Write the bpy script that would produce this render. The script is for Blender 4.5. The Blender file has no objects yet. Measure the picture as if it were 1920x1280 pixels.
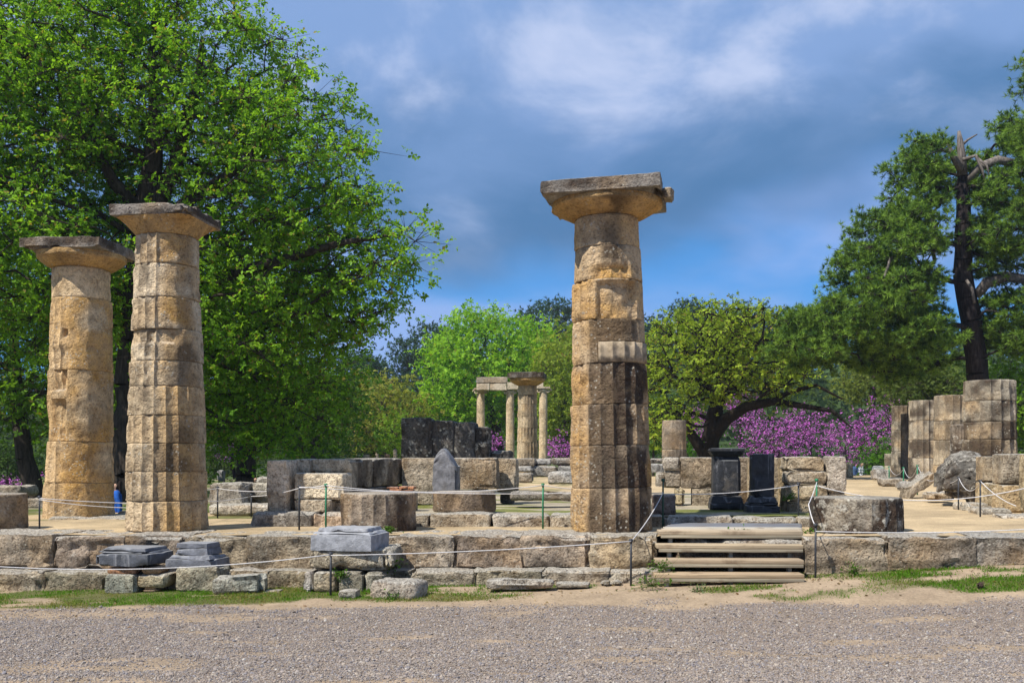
import bpy, math, random
import numpy as np
from mathutils import Vector, Matrix

# ------------------------------------------------------------------ camera, sky, sun, exposure
F = 35.0 / 36.0 * 1920.0          # focal length in photo pixels
EYE, HZ = 1.8, 855.0              # eye height (m), horizon row
scene = bpy.context.scene
col = scene.collection
cam_d = bpy.data.cameras.new('camera'); cam = bpy.data.objects.new('camera', cam_d); col.objects.link(cam)
cam.location = (0, 0, EYE); cam.rotation_euler = (math.pi / 2, 0, 0)
cam_d.lens = 35.0; cam_d.sensor_width = 36.0; cam_d.shift_y = (HZ - 640.0) / 1920.0
cam_d.clip_start = 0.1; cam_d.clip_end = 3000.0
scene.camera = cam
scene.view_settings.view_transform = 'Standard'
scene.view_settings.look = 'None'
scene.view_settings.exposure = 0.50
scene.view_settings.gamma = 1.0
scene.view_settings.use_curve_mapping = False
scene.cycles.max_bounces = 6; scene.cycles.diffuse_bounces = 3; scene.cycles.glossy_bounces = 2
scene.cycles.transmission_bounces = 3; scene.cycles.transparent_max_bounces = 4
scene.cycles.use_denoising = True
scene.cycles.caustics_reflective = False; scene.cycles.caustics_refractive = False

TO_SUN = Vector((-0.45, -0.37, 0.81)).normalized()
sun_d = bpy.data.lights.new('sun', 'SUN'); sun = bpy.data.objects.new('sun', sun_d); col.objects.link(sun)
sun_d.energy = 5.0; sun_d.angle = math.radians(0.53); sun_d.color = (1.0, 0.955, 0.87)
sun.rotation_euler = TO_SUN.to_track_quat('Z', 'Y').to_euler()
sun.location = TO_SUN * 60

class NT:
    """small helper for node trees"""
    def __init__(s, tree): s.t = tree; s.n = tree.nodes; s.l = tree.links
    def add(s, typ, **kw):
        n = s.n.new(typ)
        for k, v in kw.items():
            if k.startswith('i_'):
                key = k[2:]
                key = int(key) if key.isdigit() else key.replace('_', ' ')
                s.put(n.inputs[key], v)
            else: setattr(n, k, v)
        return n
    def put(s, sock, v):
        if isinstance(v, bpy.types.NodeSocket): s.l.new(v, sock)
        elif isinstance(v, bpy.types.Node): s.l.new(v.outputs[0], sock)
        else: sock.default_value = v
    def math(s, op, a, b=None, clamp=False):
        n = s.add('ShaderNodeMath', operation=op, use_clamp=clamp); s.put(n.inputs[0], a)
        if b is not None: s.put(n.inputs[1], b)
        return n.outputs[0]
    def vmath(s, op, a, b=None):
        n = s.add('ShaderNodeVectorMath', operation=op); s.put(n.inputs[0], a)
        if b is not None: s.put(n.inputs[1], b)
        return n.outputs[0]
    def mix(s, f, a, b, mode='MIX'):
        n = s.add('ShaderNodeMix', data_type='RGBA', blend_type=mode, clamp_factor=True)
        s.put(n.inputs[0], f); s.put(n.inputs[6], a); s.put(n.inputs[7], b)
        return n.outputs[2]
    def ramp(s, f, lo, hi, a=0.0, b=1.0):
        n = s.add('ShaderNodeMapRange', clamp=True); n.interpolation_type = 'SMOOTHSTEP'
        s.put(n.inputs[0], f); s.put(n.inputs[1], lo); s.put(n.inputs[2], hi); s.put(n.inputs[3], a); s.put(n.inputs[4], b)
        return n.outputs[0]
    def noise(s, vec, scale, detail=4, rough=0.55, dist=0.0):
        n = s.add('ShaderNodeTexNoise', i_Scale=scale, i_Detail=detail, i_Roughness=rough, i_Distortion=dist)
        if vec is not None: s.put(n.inputs['Vector'], vec)
        return n.outputs[0]
    def voro(s, vec, scale, feature='F1', out=0):
        n = s.add('ShaderNodeTexVoronoi', feature=feature, i_Scale=scale)
        if vec is not None: s.put(n.inputs['Vector'], vec)
        return n.outputs[out]

def rgba(c): return (c[0], c[1], c[2], 1.0)

world = bpy.data.worlds.new('World'); scene.world = world; world.use_nodes = True
w = NT(world.node_tree); w.n.clear()
OFF1, OFF2, OFF3, OFF4 = (9.95, 5.32, 12.75), (4.82, 9.62, 19.51), (1.7, 6.35, 13.53), (9.31, 10.16, 11.75)
sky = w.add('ShaderNodeTexSky', sky_type='NISHITA', sun_disc=False, sun_elevation=math.asin(TO_SUN.z),
            sun_rotation=math.atan2(TO_SUN.x, TO_SUN.y), altitude=50.0, air_density=1.0, dust_density=0.4, ozone_density=3.0)
tc = w.add('ShaderNodeTexCoord')
dirv = tc.outputs['Generated']
sep = w.add('ShaderNodeSeparateXYZ'); w.put(sep.inputs[0], dirv)
stretch = w.vmath('MULTIPLY', dirv, (1.0, 1.0, 1.75))
big = w.noise(w.vmath('ADD', stretch, OFF1), 2.6, 4, 0.45, 0.1)        # cloud banks of the deck
puff = w.noise(w.vmath('ADD', stretch, OFF2), 4.2, 9, 0.57, 0.3)      # sunlit puffs
dark = w.noise(w.vmath('ADD', stretch, OFF3), 5.0, 9, 0.60, 0.4)        # grey-blue undersides
veil = w.noise(w.vmath('ADD', w.vmath('MULTIPLY', dirv, (1.0, 1.0, 3.0)), OFF4), 3.0, 5, 0.5, 0.3)
deep = w.mix(0.7, w.mix(1.0, sky.outputs[0], (0.20, 0.60, 1.05, 1), 'MULTIPLY'), (0.55, 2.45, 5.7, 1))
deep = w.mix(w.ramp(veil, 0.40, 0.62, 0.0, 0.85), deep, (2.3, 3.4, 6.3, 1))   # thin high veil
# a broken cloud deck overhead that ends some way above the horizon, all round
lift = w.math('ADD', sep.outputs[2], w.math('MULTIPLY', w.math('SUBTRACT', big, 0.5), 0.36))
shade = w.math('ADD', lift, w.math('MULTIPLY', w.math('SUBTRACT', dark, 0.5), 0.16))
cl_dark = (0.50, 1.40, 2.95, 1); cl_mid = (1.7, 2.75, 5.0, 1); cl_lit = (4.3, 4.9, 6.6, 1)
cloudcol = w.mix(w.ramp(shade, 0.20, 0.36), cl_dark, cl_mid)
cloudcol = w.mix(w.math('MULTIPLY', w.ramp(puff, 0.47, 0.68), w.ramp(shade, 0.22, 0.34, 0.15, 0.9)), cloudcol, cl_lit)
skycol = w.mix(w.ramp(lift, 0.155, 0.225, 0.0, 0.97), deep, cloudcol)
bg = w.add('ShaderNodeBackground', i_Strength=0.10); w.put(bg.inputs[0], skycol)
wo = w.add('ShaderNodeOutputWorld'); w.put(wo.inputs[0], bg)

# ------------------------------------------------------------------ helpers
R7 = math.radians(7.0); C7, S7 = math.cos(R7), math.sin(R7)
CX, CY = (1147 - 960) / F * 14.4, 14.4         # the temple's front is turned 7 degrees; u runs along it, v into it
def TW(u, v): return (CX + u * C7 + v * S7, CY - u * S7 + v * C7)
def UV(x, y): return ((x - CX) * C7 - (y - CY) * S7, (x - CX) * S7 + (y - CY) * C7)
def zst(u): return 0.74 + 0.008 * u
def gx(px, D): return (px - 960.0) / F * D
def gz(py, D): return EYE + (HZ - py) / F * D
def P(px, py, D): return Vector((gx(px, D), D, gz(py, D)))

def _hash(ix, iy, iz, seed):
    h = (ix * 374761393 + iy * 668265263 + iz * 2147483647 + seed * 1274126177) & 0xFFFFFFFF
    h = ((h ^ (h >> 13)) * 1274126177) & 0xFFFFFFFF
    h = ((h ^ (h >> 16)) * 2246822519) & 0xFFFFFFFF
    return ((h ^ (h >> 15)) & 0xFFFFFF) / float(0xFFFFFF)
def vnoise(p, seed=0):
    p = np.asarray(p, float); i = np.floor(p).astype(np.int64); f = p - i
    f = f * f * f * (f * (f * 6 - 15) + 10)
    out = 0
    for dx in (0, 1):
        for dy in (0, 1):
            for dz in (0, 1):
                wgt = (f[:, 0] if dx else 1 - f[:, 0]) * (f[:, 1] if dy else 1 - f[:, 1]) * (f[:, 2] if dz else 1 - f[:, 2])
                out = out + wgt * _hash(i[:, 0] + dx, i[:, 1] + dy, i[:, 2] + dz, seed)
    return out
def fbm(p, scale, octv=3, seed=0, gain=0.5):
    p = np.asarray(p, float) * scale; a = 1.0; s = 0; t = 0
    for k in range(octv):
        s = s + a * vnoise(p + k * 17.3, seed + k * 7); t += a; a *= gain; p = p * 2.03
    return s / t
def sstep(x, a, b):
    t = np.clip((np.asarray(x, float) - a) / (b - a), 0, 1); return t * t * (3 - 2 * t)

def mesh_np(name, V, quads=None, tris=None, smooth=False):
    me = bpy.data.meshes.new(name)
    V = np.ascontiguousarray(V, np.float32)
    quads = np.zeros((0, 4), np.int32) if quads is None else np.asarray(quads, np.int32)
    tris = np.zeros((0, 3), np.int32) if tris is None else np.asarray(tris, np.int32)
    nq, nt = len(quads), len(tris)
    me.vertices.add(len(V)); me.vertices.foreach_set('co', V.ravel())
    me.loops.add(nq * 4 + nt * 3)
    me.loops.foreach_set('vertex_index', np.concatenate([quads.ravel(), tris.ravel()]).astype(np.int32))
    me.polygons.add(nq + nt)
    me.polygons.foreach_set('loop_start', np.concatenate([np.arange(nq) * 4, nq * 4 + np.arange(nt) * 3]).astype(np.int32))
    me.polygons.foreach_set('loop_total', np.concatenate([np.full(nq, 4), np.full(nt, 3)]).astype(np.int32))
    if smooth: me.polygons.foreach_set('use_smooth', np.ones(nq + nt, bool))
    me.update(calc_edges=True); me.validate()
    if smooth and smooth is not True: me.set_sharp_from_angle(angle=math.radians(smooth))
    return me
def attr_col(me, name, C):
    a = me.attributes.new(name, 'FLOAT_COLOR', 'POINT')
    C = np.asarray(C, np.float32)
    if C.shape[1] == 3: C = np.hstack([C, np.ones((len(C), 1), np.float32)])
    a.data.foreach_set('color', np.ascontiguousarray(C, np.float32).ravel())
def attr_f(me, name, A):
    a = me.attributes.new(name, 'FLOAT', 'POINT'); a.data.foreach_set('value', np.ascontiguousarray(A, np.float32))

GROUPS = {'column': 'standing Doric columns', 'column drum': 'loose column drums in the ruin', 'column stump': 'broken column stumps', 'stone block': 'loose stone blocks', 'boulder': 'boulders in the ruin',
          'stone slab': 'flat stone slabs', 'stone': 'small loose stones', 'pedestal': 'marble pedestals and bases', 'weed': 'weeds in the joints', 'bush': 'bushes round the ruin', 'stone wall': 'inner walls of the temple', 'person': 'visitors', 'stone step': 'steps of the temple front'}
def tag(o, label=None, cat=None, group=None, kind=None):
    if kind is None and group is None: group = GROUPS.get(cat)
    if label: o['label'] = label
    if cat: o['category'] = cat
    if group: o['group'] = group
    if kind: o['kind'] = kind
    elif cat: o['kind'] = 'thing'
    return o
def obj(name, me, mat=None, parent=None, color=None, loc=None, rotz=None):
    o = bpy.data.objects.new(name, me); col.objects.link(o)
    if mat is not None and me is not None and not me.materials: me.materials.append(mat)
    if parent is not None: o.parent = parent
    if color is not None: o.color = rgba(color)
    if loc is not None: o.location = loc
    if rotz is not None: o.rotation_euler = (0, 0, rotz)
    return o
def thing(name, label, cat, loc=(0, 0, 0), rotz=0.0, group=None):
    o = bpy.data.objects.new(name, None); col.objects.link(o); o.empty_display_size = 0.2
    o.location = loc; o.rotation_euler = (0, 0, rotz)
    return tag(o, label, cat, group)

# ------------------------------------------------------------------ materials
def new_mat(name):
    m = bpy.data.materials.new(name); m.use_nodes = True
    t = NT(m.node_tree); t.n.clear()
    out = t.add('ShaderNodeOutputMaterial')
    return m, t, out
def principled(t, out, base, rough=0.9, normal=None, spec=0.25, metal=0.0):
    b = t.add('ShaderNodeBsdfPrincipled'); t.put(b.inputs['Base Color'], base); t.put(b.inputs['Roughness'], rough)
    b.inputs['Specular IOR Level'].default_value = spec; b.inputs['Metallic'].default_value = metal
    if normal is not None: t.put(b.inputs['Normal'], normal)
    t.put(out.inputs[0], b.outputs[0]); return b

def stone_mat(name, stain=0.5, lichen=0.4, warm=0.35, topgrey=0.5, bump=0.8, pores=0.6, scale=1.0, blotch=0.0, lo=0.50, hi=1.80):
    """weathered poros limestone; the base colour is the object's own colour"""
    m, t, out = new_mat(name)
    tcn = t.add('ShaderNodeTexCoord'); oi = t.add('ShaderNodeObjectInfo'); ge = t.add('ShaderNodeNewGeometry')
    rnd = t.math('MULTIPLY', oi.outputs['Random'], 61.0)
    v = t.vmath('ADD', tcn.outputs['Object'], rnd)
    v = t.vmath('MULTIPLY', v, (scale,) * 3)
    n1 = t.noise(v, 1.3, 5, 0.6); n2 = t.noise(v, 7.0, 8, 0.70); n3 = t.noise(v, 38.0, 5, 0.6)
    nw = t.noise(t.vmath('ADD', v, (13.1, 4.2, 8.8)), 1.1, 4, 0.55)
    vs = t.vmath('MULTIPLY', v, (2.4, 2.4, 0.7))
    ns = t.noise(vs, 1.2, 6, 0.62)                                   # runs down the face
    a_st = t.add('ShaderNodeAttribute', attribute_name='stain'); a_oc = t.add('ShaderNodeAttribute', attribute_name='ochre')
    base = oi.outputs['Color']
    val = t.ramp(t.math('ADD', t.math('MULTIPLY', n1, 0.5), t.math('MULTIPLY', n2, 0.6)), 0.40, 0.70, lo, hi)
    c = t.mix(1.0, base, t.add('ShaderNodeCombineColor', i_0=val, i_1=val, i_2=val).outputs[0], 'MULTIPLY')
    wf = t.math('ADD', t.math('MULTIPLY', t.ramp(nw, 0.45, 0.68), warm), t.math('MULTIPLY', a_oc.outputs['Fac'], t.ramp(n2, 0.25, 0.65, 0.45, 1.0)), True)
    c = t.mix(wf, c, t.mix(t.ramp(n2, 0.3, 0.7), (0.36, 0.19, 0.055, 1), (0.62, 0.37, 0.12, 1)))
    sf = t.math('MAXIMUM', t.math('MULTIPLY', t.ramp(t.math('ADD', t.math('MULTIPLY', ns, 0.7), t.math('MULTIPLY', n2, 0.3)), 0.48, 0.66), stain),
                t.math('MULTIPLY', a_st.outputs['Fac'], t.ramp(n2, 0.30, 0.55, 0.55, 1.0)))
    c = t.mix(sf, c, t.mix(t.ramp(n2, 0.35, 0.65), (0.016, 0.012, 0.010, 1), (0.080, 0.054, 0.037, 1)))
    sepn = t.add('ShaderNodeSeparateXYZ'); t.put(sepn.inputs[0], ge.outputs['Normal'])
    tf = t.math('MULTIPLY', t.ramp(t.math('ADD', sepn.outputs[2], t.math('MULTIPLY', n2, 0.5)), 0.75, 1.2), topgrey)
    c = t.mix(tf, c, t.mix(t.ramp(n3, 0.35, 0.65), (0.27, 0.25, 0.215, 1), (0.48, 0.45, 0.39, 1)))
    vd = t.voro(v, 17.0); lf = t.math('MULTIPLY', t.math('MULTIPLY', t.ramp(vd, 0.34, 0.20), t.ramp(t.noise(t.vmath('ADD', v, (3.0, 9.0, 1.0)), 2.3, 3, 0.6), 0.50, 0.62)), lichen)
    c = t.mix(lf, c, (0.50, 0.47, 0.39, 1))
    if blotch:
        nb = t.noise(t.vmath('ADD', v, (21.0, 3.0, 11.0)), 8.5, 6, 0.62)
        c = t.mix(t.math('MULTIPLY', t.ramp(nb, 0.56, 0.62), blotch), c, t.mix(t.ramp(n3, .35, .65), (0.26, 0.24, 0.20, 1), (0.50, 0.47, 0.40, 1)))
    pf = t.math('MULTIPLY', t.ramp(n3, 0.47, 0.38), pores)
    c = t.mix(pf, c, t.mix(1.0, c, (0.30, 0.25, 0.22, 1), 'MULTIPLY'))
    n4 = t.noise(t.vmath('ADD', v, (5.5, 2.5, 7.7)), 17.0, 4, 0.6)
    c = t.mix(t.math('MULTIPLY', t.ramp(n4, 0.47, 0.36), pores), c, t.mix(1.0, c, (0.34, 0.29, 0.26, 1), 'MULTIPLY'))
    h = t.math('ADD', t.math('ADD', t.math('MULTIPLY', n2, 0.9), t.math('MULTIPLY', n3, 0.42)), t.math('MULTIPLY', n4, 0.7))
    pit = t.ramp(t.noise(v, 16.0, 3, 0.5), 0.42, 0.30, 0.0, -0.35)
    h = t.math('ADD', h, pit)
    bn = t.add('ShaderNodeBump', i_Strength=bump, i_Distance=0.06); t.put(bn.inputs['Height'], h)
    principled(t, out, c, 0.93, bn.outputs[0], 0.15)
    return m

M = {}
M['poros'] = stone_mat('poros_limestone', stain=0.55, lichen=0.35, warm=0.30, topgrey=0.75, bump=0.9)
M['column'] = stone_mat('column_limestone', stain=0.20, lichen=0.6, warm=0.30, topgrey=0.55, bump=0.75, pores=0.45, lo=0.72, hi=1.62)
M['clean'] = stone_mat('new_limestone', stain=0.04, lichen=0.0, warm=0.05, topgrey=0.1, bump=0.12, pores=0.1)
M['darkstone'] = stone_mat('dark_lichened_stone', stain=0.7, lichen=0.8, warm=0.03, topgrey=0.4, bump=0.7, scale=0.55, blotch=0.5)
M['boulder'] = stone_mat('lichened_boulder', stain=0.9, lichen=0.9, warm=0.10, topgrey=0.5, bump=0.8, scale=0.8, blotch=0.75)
M['brick'] = stone_mat('old_brick', stain=0.15, lichen=0.2, warm=0.2, topgrey=0.35, bump=0.5)

def marble_mat(name, streak=(0.3, 0.3, 0.32), rough=0.6):
    m, t, out = new_mat(name)
    tcn = t.add('ShaderNodeTexCoord'); oi = t.add('ShaderNodeObjectInfo'); ge = t.add('ShaderNodeNewGeometry')
    v = t.vmath('ADD', tcn.outputs['Object'], t.math('MULTIPLY', oi.outputs['Random'], 31.0))
    vs = t.vmath('MULTIPLY', v, (5.0, 5.0, 0.8))
    n1 = t.noise(vs, 1.6, 6, 0.6, 0.6); n2 = t.noise(v, 9.0, 6, 0.65); n3 = t.noise(v, 60, 3, 0.6)
    val = t.ramp(n2, 0.32, 0.68, 0.72, 1.3)
    c = t.mix(1.0, oi.outputs['Color'], t.add('ShaderNodeCombineColor', i_0=val, i_1=val, i_2=val).outputs[0], 'MULTIPLY')
    c = t.mix(t.ramp(n1, 0.56, 0.70, 0.0, 0.55), c, rgba(streak))
    sepn = t.add('ShaderNodeSeparateXYZ'); t.put(sepn.inputs[0], ge.outputs['Normal'])
    c = t.mix(t.ramp(t.noise(v, 3.0, 6, 0.65), 0.55, 0.70, 0.0, 0.4), c, (0.15, 0.125, 0.095, 1))
    tf = t.ramp(t.math('ADD', sepn.outputs[2], t.math('MULTIPLY', n2, 0.5)), 0.75, 1.2, 0.0, 0.55)
    c = t.mix(tf, c, (0.30, 0.30, 0.30, 1))
    c = t.mix(t.math('MULTIPLY', t.ramp(t.voro(v, 22.0), 0.22, 0.1, 0.0, 0.35), t.ramp(n1, .5, .6)), c, (0.30, 0.29, 0.27, 1))
    bn = t.add('ShaderNodeBump', i_Strength=0.6, i_Distance=0.03); t.put(bn.inputs['Height'], t.math('ADD', n2, t.math('MULTIPLY', n3, 0.4)))
    principled(t, out, c, rough, bn.outputs[0], 0.35); return m
M['marble'] = marble_mat('weathered_marble')

def leaf_mat(name, trans=0.5, rough=0.65, tint=(1.3, 1.25, 0.6, 1)):
    m, t, out = new_mat(name)
    a = t.add('ShaderNodeAttribute', attribute_name='Col')
    d = t.add('ShaderNodeBsdfPrincipled'); t.put(d.inputs['Base Color'], a.outputs['Color']); d.inputs['Roughness'].default_value = rough
    d.inputs['Specular IOR Level'].default_value = 0.12
    tr = t.add('ShaderNodeBsdfTranslucent')
    t.put(tr.inputs['Color'], t.mix(1.0, a.outputs['Color'], tint, 'MULTIPLY'))
    mx = t.add('ShaderNodeMixShader', i_0=trans); t.put(mx.inputs[1], d.outputs[0]); t.put(mx.inputs[2], tr.outputs[0])
    t.put(out.inputs[0], mx.outputs[0]); return m
M['leaf'] = leaf_mat('leaf_green'); M['needle'] = leaf_mat('pine_needle', 0.2, 0.6); M['petal'] = leaf_mat('blossom', 0.45, 0.7, (1.0, 1.0, 1.0, 1))

def bark_mat():
    m, t, out = new_mat('bark'); tcn = t.add('ShaderNodeTexCoord'); oi = t.add('ShaderNodeObjectInfo')
    v = t.vmath('MULTIPLY', tcn.outputs['Object'], (6, 6, 1.2)); n = t.noise(v, 2.2, 6, 0.65)
    val = t.ramp(n, 0.3, 0.7, 0.5, 1.5)
    c = t.mix(1.0, oi.outputs['Color'], t.add('ShaderNodeCombineColor', i_0=val, i_1=val, i_2=val).outputs[0], 'MULTIPLY')
    bn = t.add('ShaderNodeBump', i_Strength=0.9, i_Distance=0.05); t.put(bn.inputs['Height'], n)
    principled(t, out, c, 0.95, bn.outputs[0], 0.1); return m
M['bark'] = bark_mat()

def plain_mat(name, rough=0.8, var=0.25, scale=14.0, bump=0.2, metal=0.0, spec=0.3):
    m, t, out = new_mat(name); tcn = t.add('ShaderNodeTexCoord'); oi = t.add('ShaderNodeObjectInfo')
    n = t.noise(tcn.outputs['Object'], scale, 5, 0.6); val = t.ramp(n, 0.3, 0.7, 1 - var, 1 + var)
    c = t.mix(1.0, oi.outputs['Color'], t.add('ShaderNodeCombineColor', i_0=val, i_1=val, i_2=val).outputs[0], 'MULTIPLY')
    bn = t.add('ShaderNodeBump', i_Strength=bump, i_Distance=0.01); t.put(bn.inputs['Height'], n)
    principled(t, out, c, rough, bn.outputs[0], spec, metal); return m
M['metal'] = plain_mat('painted_metal', 0.5, 0.3, 30, 0.1); M['rope'] = plain_mat('rope_fibre', 0.9, 0.2, 90, 0.4)
M['cloth'] = plain_mat('cloth', 0.9, 0.2, 20, 0.3); M['skin'] = plain_mat('skin', 0.6, 0.08, 12, 0.05)

def wood_mat():
    m, t, out = new_mat('weathered_timber'); tcn = t.add('ShaderNodeTexCoord'); oi = t.add('ShaderNodeObjectInfo')
    v = t.vmath('ADD', tcn.outputs['Object'], t.math('MULTIPLY', oi.outputs['Random'], 40.0))
    g = t.noise(t.vmath('MULTIPLY', v, (1.0, 60, 60)), 1.6, 5, 0.6, 0.3); n = t.noise(v, 3.0, 5, 0.6)
    val = t.ramp(g, 0.3, 0.7, 0.6, 1.3)
    c = t.mix(1.0, oi.outputs['Color'], t.add('ShaderNodeCombineColor', i_0=val, i_1=val, i_2=val).outputs[0], 'MULTIPLY')
    c = t.mix(t.ramp(n, 0.52, 0.68, 0.0, 0.6), c, (0.12, 0.075, 0.045, 1))
    bn = t.add('ShaderNodeBump', i_Strength=0.25, i_Distance=0.004); t.put(bn.inputs['Height'], g)
    principled(t, out, c, 0.85, bn.outputs[0], 0.2); return m
M['wood'] = wood_mat()

def ground_mat(name):
    m, t, out = new_mat(name); a = t.add('ShaderNodeAttribute', attribute_name='Col'); ge = t.add('ShaderNodeNewGeometry')
    p = ge.outputs['Position']
    n1 = t.noise(p, 2.2, 6, 0.65); n2 = t.noise(p, 30.0, 5, 0.7); n3 = t.noise(p, 120.0, 2, 0.6)
    val = t.ramp(t.math('ADD', t.math('MULTIPLY', n1, 0.45), t.math('MULTIPLY', n2, 0.55)), 0.32, 0.68, 0.68, 1.3)
    c = t.mix(1.0, a.outputs['Color'], t.add('ShaderNodeCombineColor', i_0=val, i_1=val, i_2=val).outputs[0], 'MULTIPLY')
    c = t.mix(t.ramp(n3, 0.34, 0.26, 0.0, 0.5), c, (0.10, 0.08, 0.06, 1))
    bn = t.add('ShaderNodeBump', i_Strength=0.7, i_Distance=0.02); t.put(bn.inputs['Height'], t.math('ADD', n2, t.math('MULTIPLY', n3, 0.5)))
    principled(t, out, c, 0.97, bn.outputs[0], 0.1); return m
M['ground'] = ground_mat('earth')
m_, t_, o_ = new_mat('pebble'); a_ = t_.add('ShaderNodeAttribute', attribute_name='Col', attribute_type='INSTANCER'); principled(t_, o_, a_.outputs['Color'], 0.85, None, 0.25); M['pebble'] = m_

# palette (linear base colours)
TAN = (0.37, 0.275, 0.175); GREYTAN = (0.31, 0.265, 0.205); GREY = (0.29, 0.275, 0.25); WARM = (0.44, 0.31, 0.17)
BROWN = (0.20, 0.145, 0.10); DARKM = (0.030, 0.032, 0.037); GREYM = (0.22, 0.225, 0.24)
# ------------------------------------------------------------------ stone shapes
_seed = [100]
def nseed():
    _seed[0] += 1; return _seed[0]

def box_grid(n):
    """unit cube [-1,1] surface grid with shared vertices, n = segments per axis"""
    nx, ny, nz = n; V = []; Q = []; idx = {}
    def vid(i, j, k):
        key = (i, j, k)
        if key not in idx: idx[key] = len(V); V.append((2.0 * i / nx - 1, 2.0 * j / ny - 1, 2.0 * k / nz - 1))
        return idx[key]
    for i in range(nx):
        for j in range(ny):
            Q.append((vid(i, j, 0), vid(i, j + 1, 0), vid(i + 1, j + 1, 0), vid(i + 1, j, 0)))
            Q.append((vid(i, j, nz), vid(i + 1, j, nz), vid(i + 1, j + 1, nz), vid(i, j + 1, nz)))
    for i in range(nx):
        for k in range(nz):
            Q.append((vid(i, 0, k), vid(i + 1, 0, k), vid(i + 1, 0, k + 1), vid(i, 0, k + 1)))
            Q.append((vid(i, ny, k), vid(i, ny, k + 1), vid(i + 1, ny, k + 1), vid(i + 1, ny, k)))
    for j in range(ny):
        for k in range(nz):
            Q.append((vid(0, j, k), vid(0, j, k + 1), vid(0, j + 1, k + 1), vid(0, j + 1, k)))
            Q.append((vid(nx, j, k), vid(nx, j + 1, k), vid(nx, j + 1, k + 1), vid(nx, j, k + 1)))
    return np.array(V), np.array(Q)

def stone_mesh(dims, r=0.04, amp=0.012, chip=0.05, cell=0.06, seed=None, top_slope=0.0, taper=0.0, shape=None, strata=0.012):
    """a weathered block: rounded box, worn edges, pits; origin at the centre of its base"""
    seed = nseed() if seed is None else seed
    h = np.array(dims, float) / 2
    n = [int(max(2, min(46, round(d / cell)))) for d in dims]
    V, Q = box_grid(n)
    # pull grid lines towards the edges so that the rounding has vertices
    V = np.sign(V) * (1 - (1 - np.abs(V)) ** 1.25)
    p = V * h
    off = np.array([seed * 3.7, seed * 1.3, seed * 2.9])
    q = p + off
    rr = r * (0.45 + 1.3 * fbm(q, 2.6, 2, seed))[:, None]
    rr = np.minimum(rr, 0.48 * min(dims))
    inner = np.clip(p, -(h - rr), h - rr)
    d = p - inner; ln = np.linalg.norm(d, axis=1, keepdims=True); d = d / np.maximum(ln, 1e-6)
    p = inner + d * rr
    disp = amp * 2.2 * (fbm(q, 3.2, 3, seed + 1) - 0.5) + amp * 1.1 * (fbm(q, 11.0, 2, seed + 2) - 0.5)
    edge = sstep(ln[:, 0] / np.maximum(rr[:, 0], 1e-6), 0.6, 1.0) * (np.sum(np.abs(V) > 0.86, axis=1) >= 2)
    disp -= chip * edge * sstep(fbm(q, 2.2, 2, seed + 3), 0.50, 0.78)
    disp -= chip * 0.6 * sstep(fbm(q, 3.5, 2, seed + 5), 0.66, 0.82)
    p = p + d * disp[:, None]
    disp = strata * (0.35 - sstep(fbm(q * np.array([0.45, 0.45, 3.6]), 2.0, 3, seed + 8), 0.34, 0.64)) * (np.abs(d[:, 2]) < 0.75)
    p = p + d * disp[:, None]
    if top_slope: p[:, 2] += (V[:, 2] > 0) * top_slope * V[:, 0] * V[:, 2]
    if taper: p[:, :2] *= (1 - taper * (V[:, 2:3] + 1) / 2)
    if shape is not None: p = shape(p, V, h)
    p[:, 2] += h[2]
    return mesh_np('stone', p, quads=Q, smooth=36)

def block(parent, px0, px1, y0, y1, D, depth, color, mat='poros', yaw=-7.0, name='block', r=0.022, amp=0.012, chip=0.05, cell=0.055, label=None, cat=None, group=None, **kw):
    """a stone whose front face spans those photo columns/rows at distance D; real size and place"""
    wd = (px1 - px0) / F * D; zt, zb = gz(y0, D), gz(y1, D)
    me = stone_mesh((wd, depth, zt - zb), r, amp, chip, cell, **kw)
    a = math.radians(yaw)
    cxp = gx((px0 + px1) / 2, D)
    loc = Vector((cxp - math.sin(a) * depth / 2, D + math.cos(a) * depth / 2, zb))
    if parent is not None:
        loc = loc - parent.location                      # parents here are never turned
    o = obj(name, me, M[mat], parent, color, loc, a)
    if label: tag(o, label, cat, group)
    return o

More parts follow.
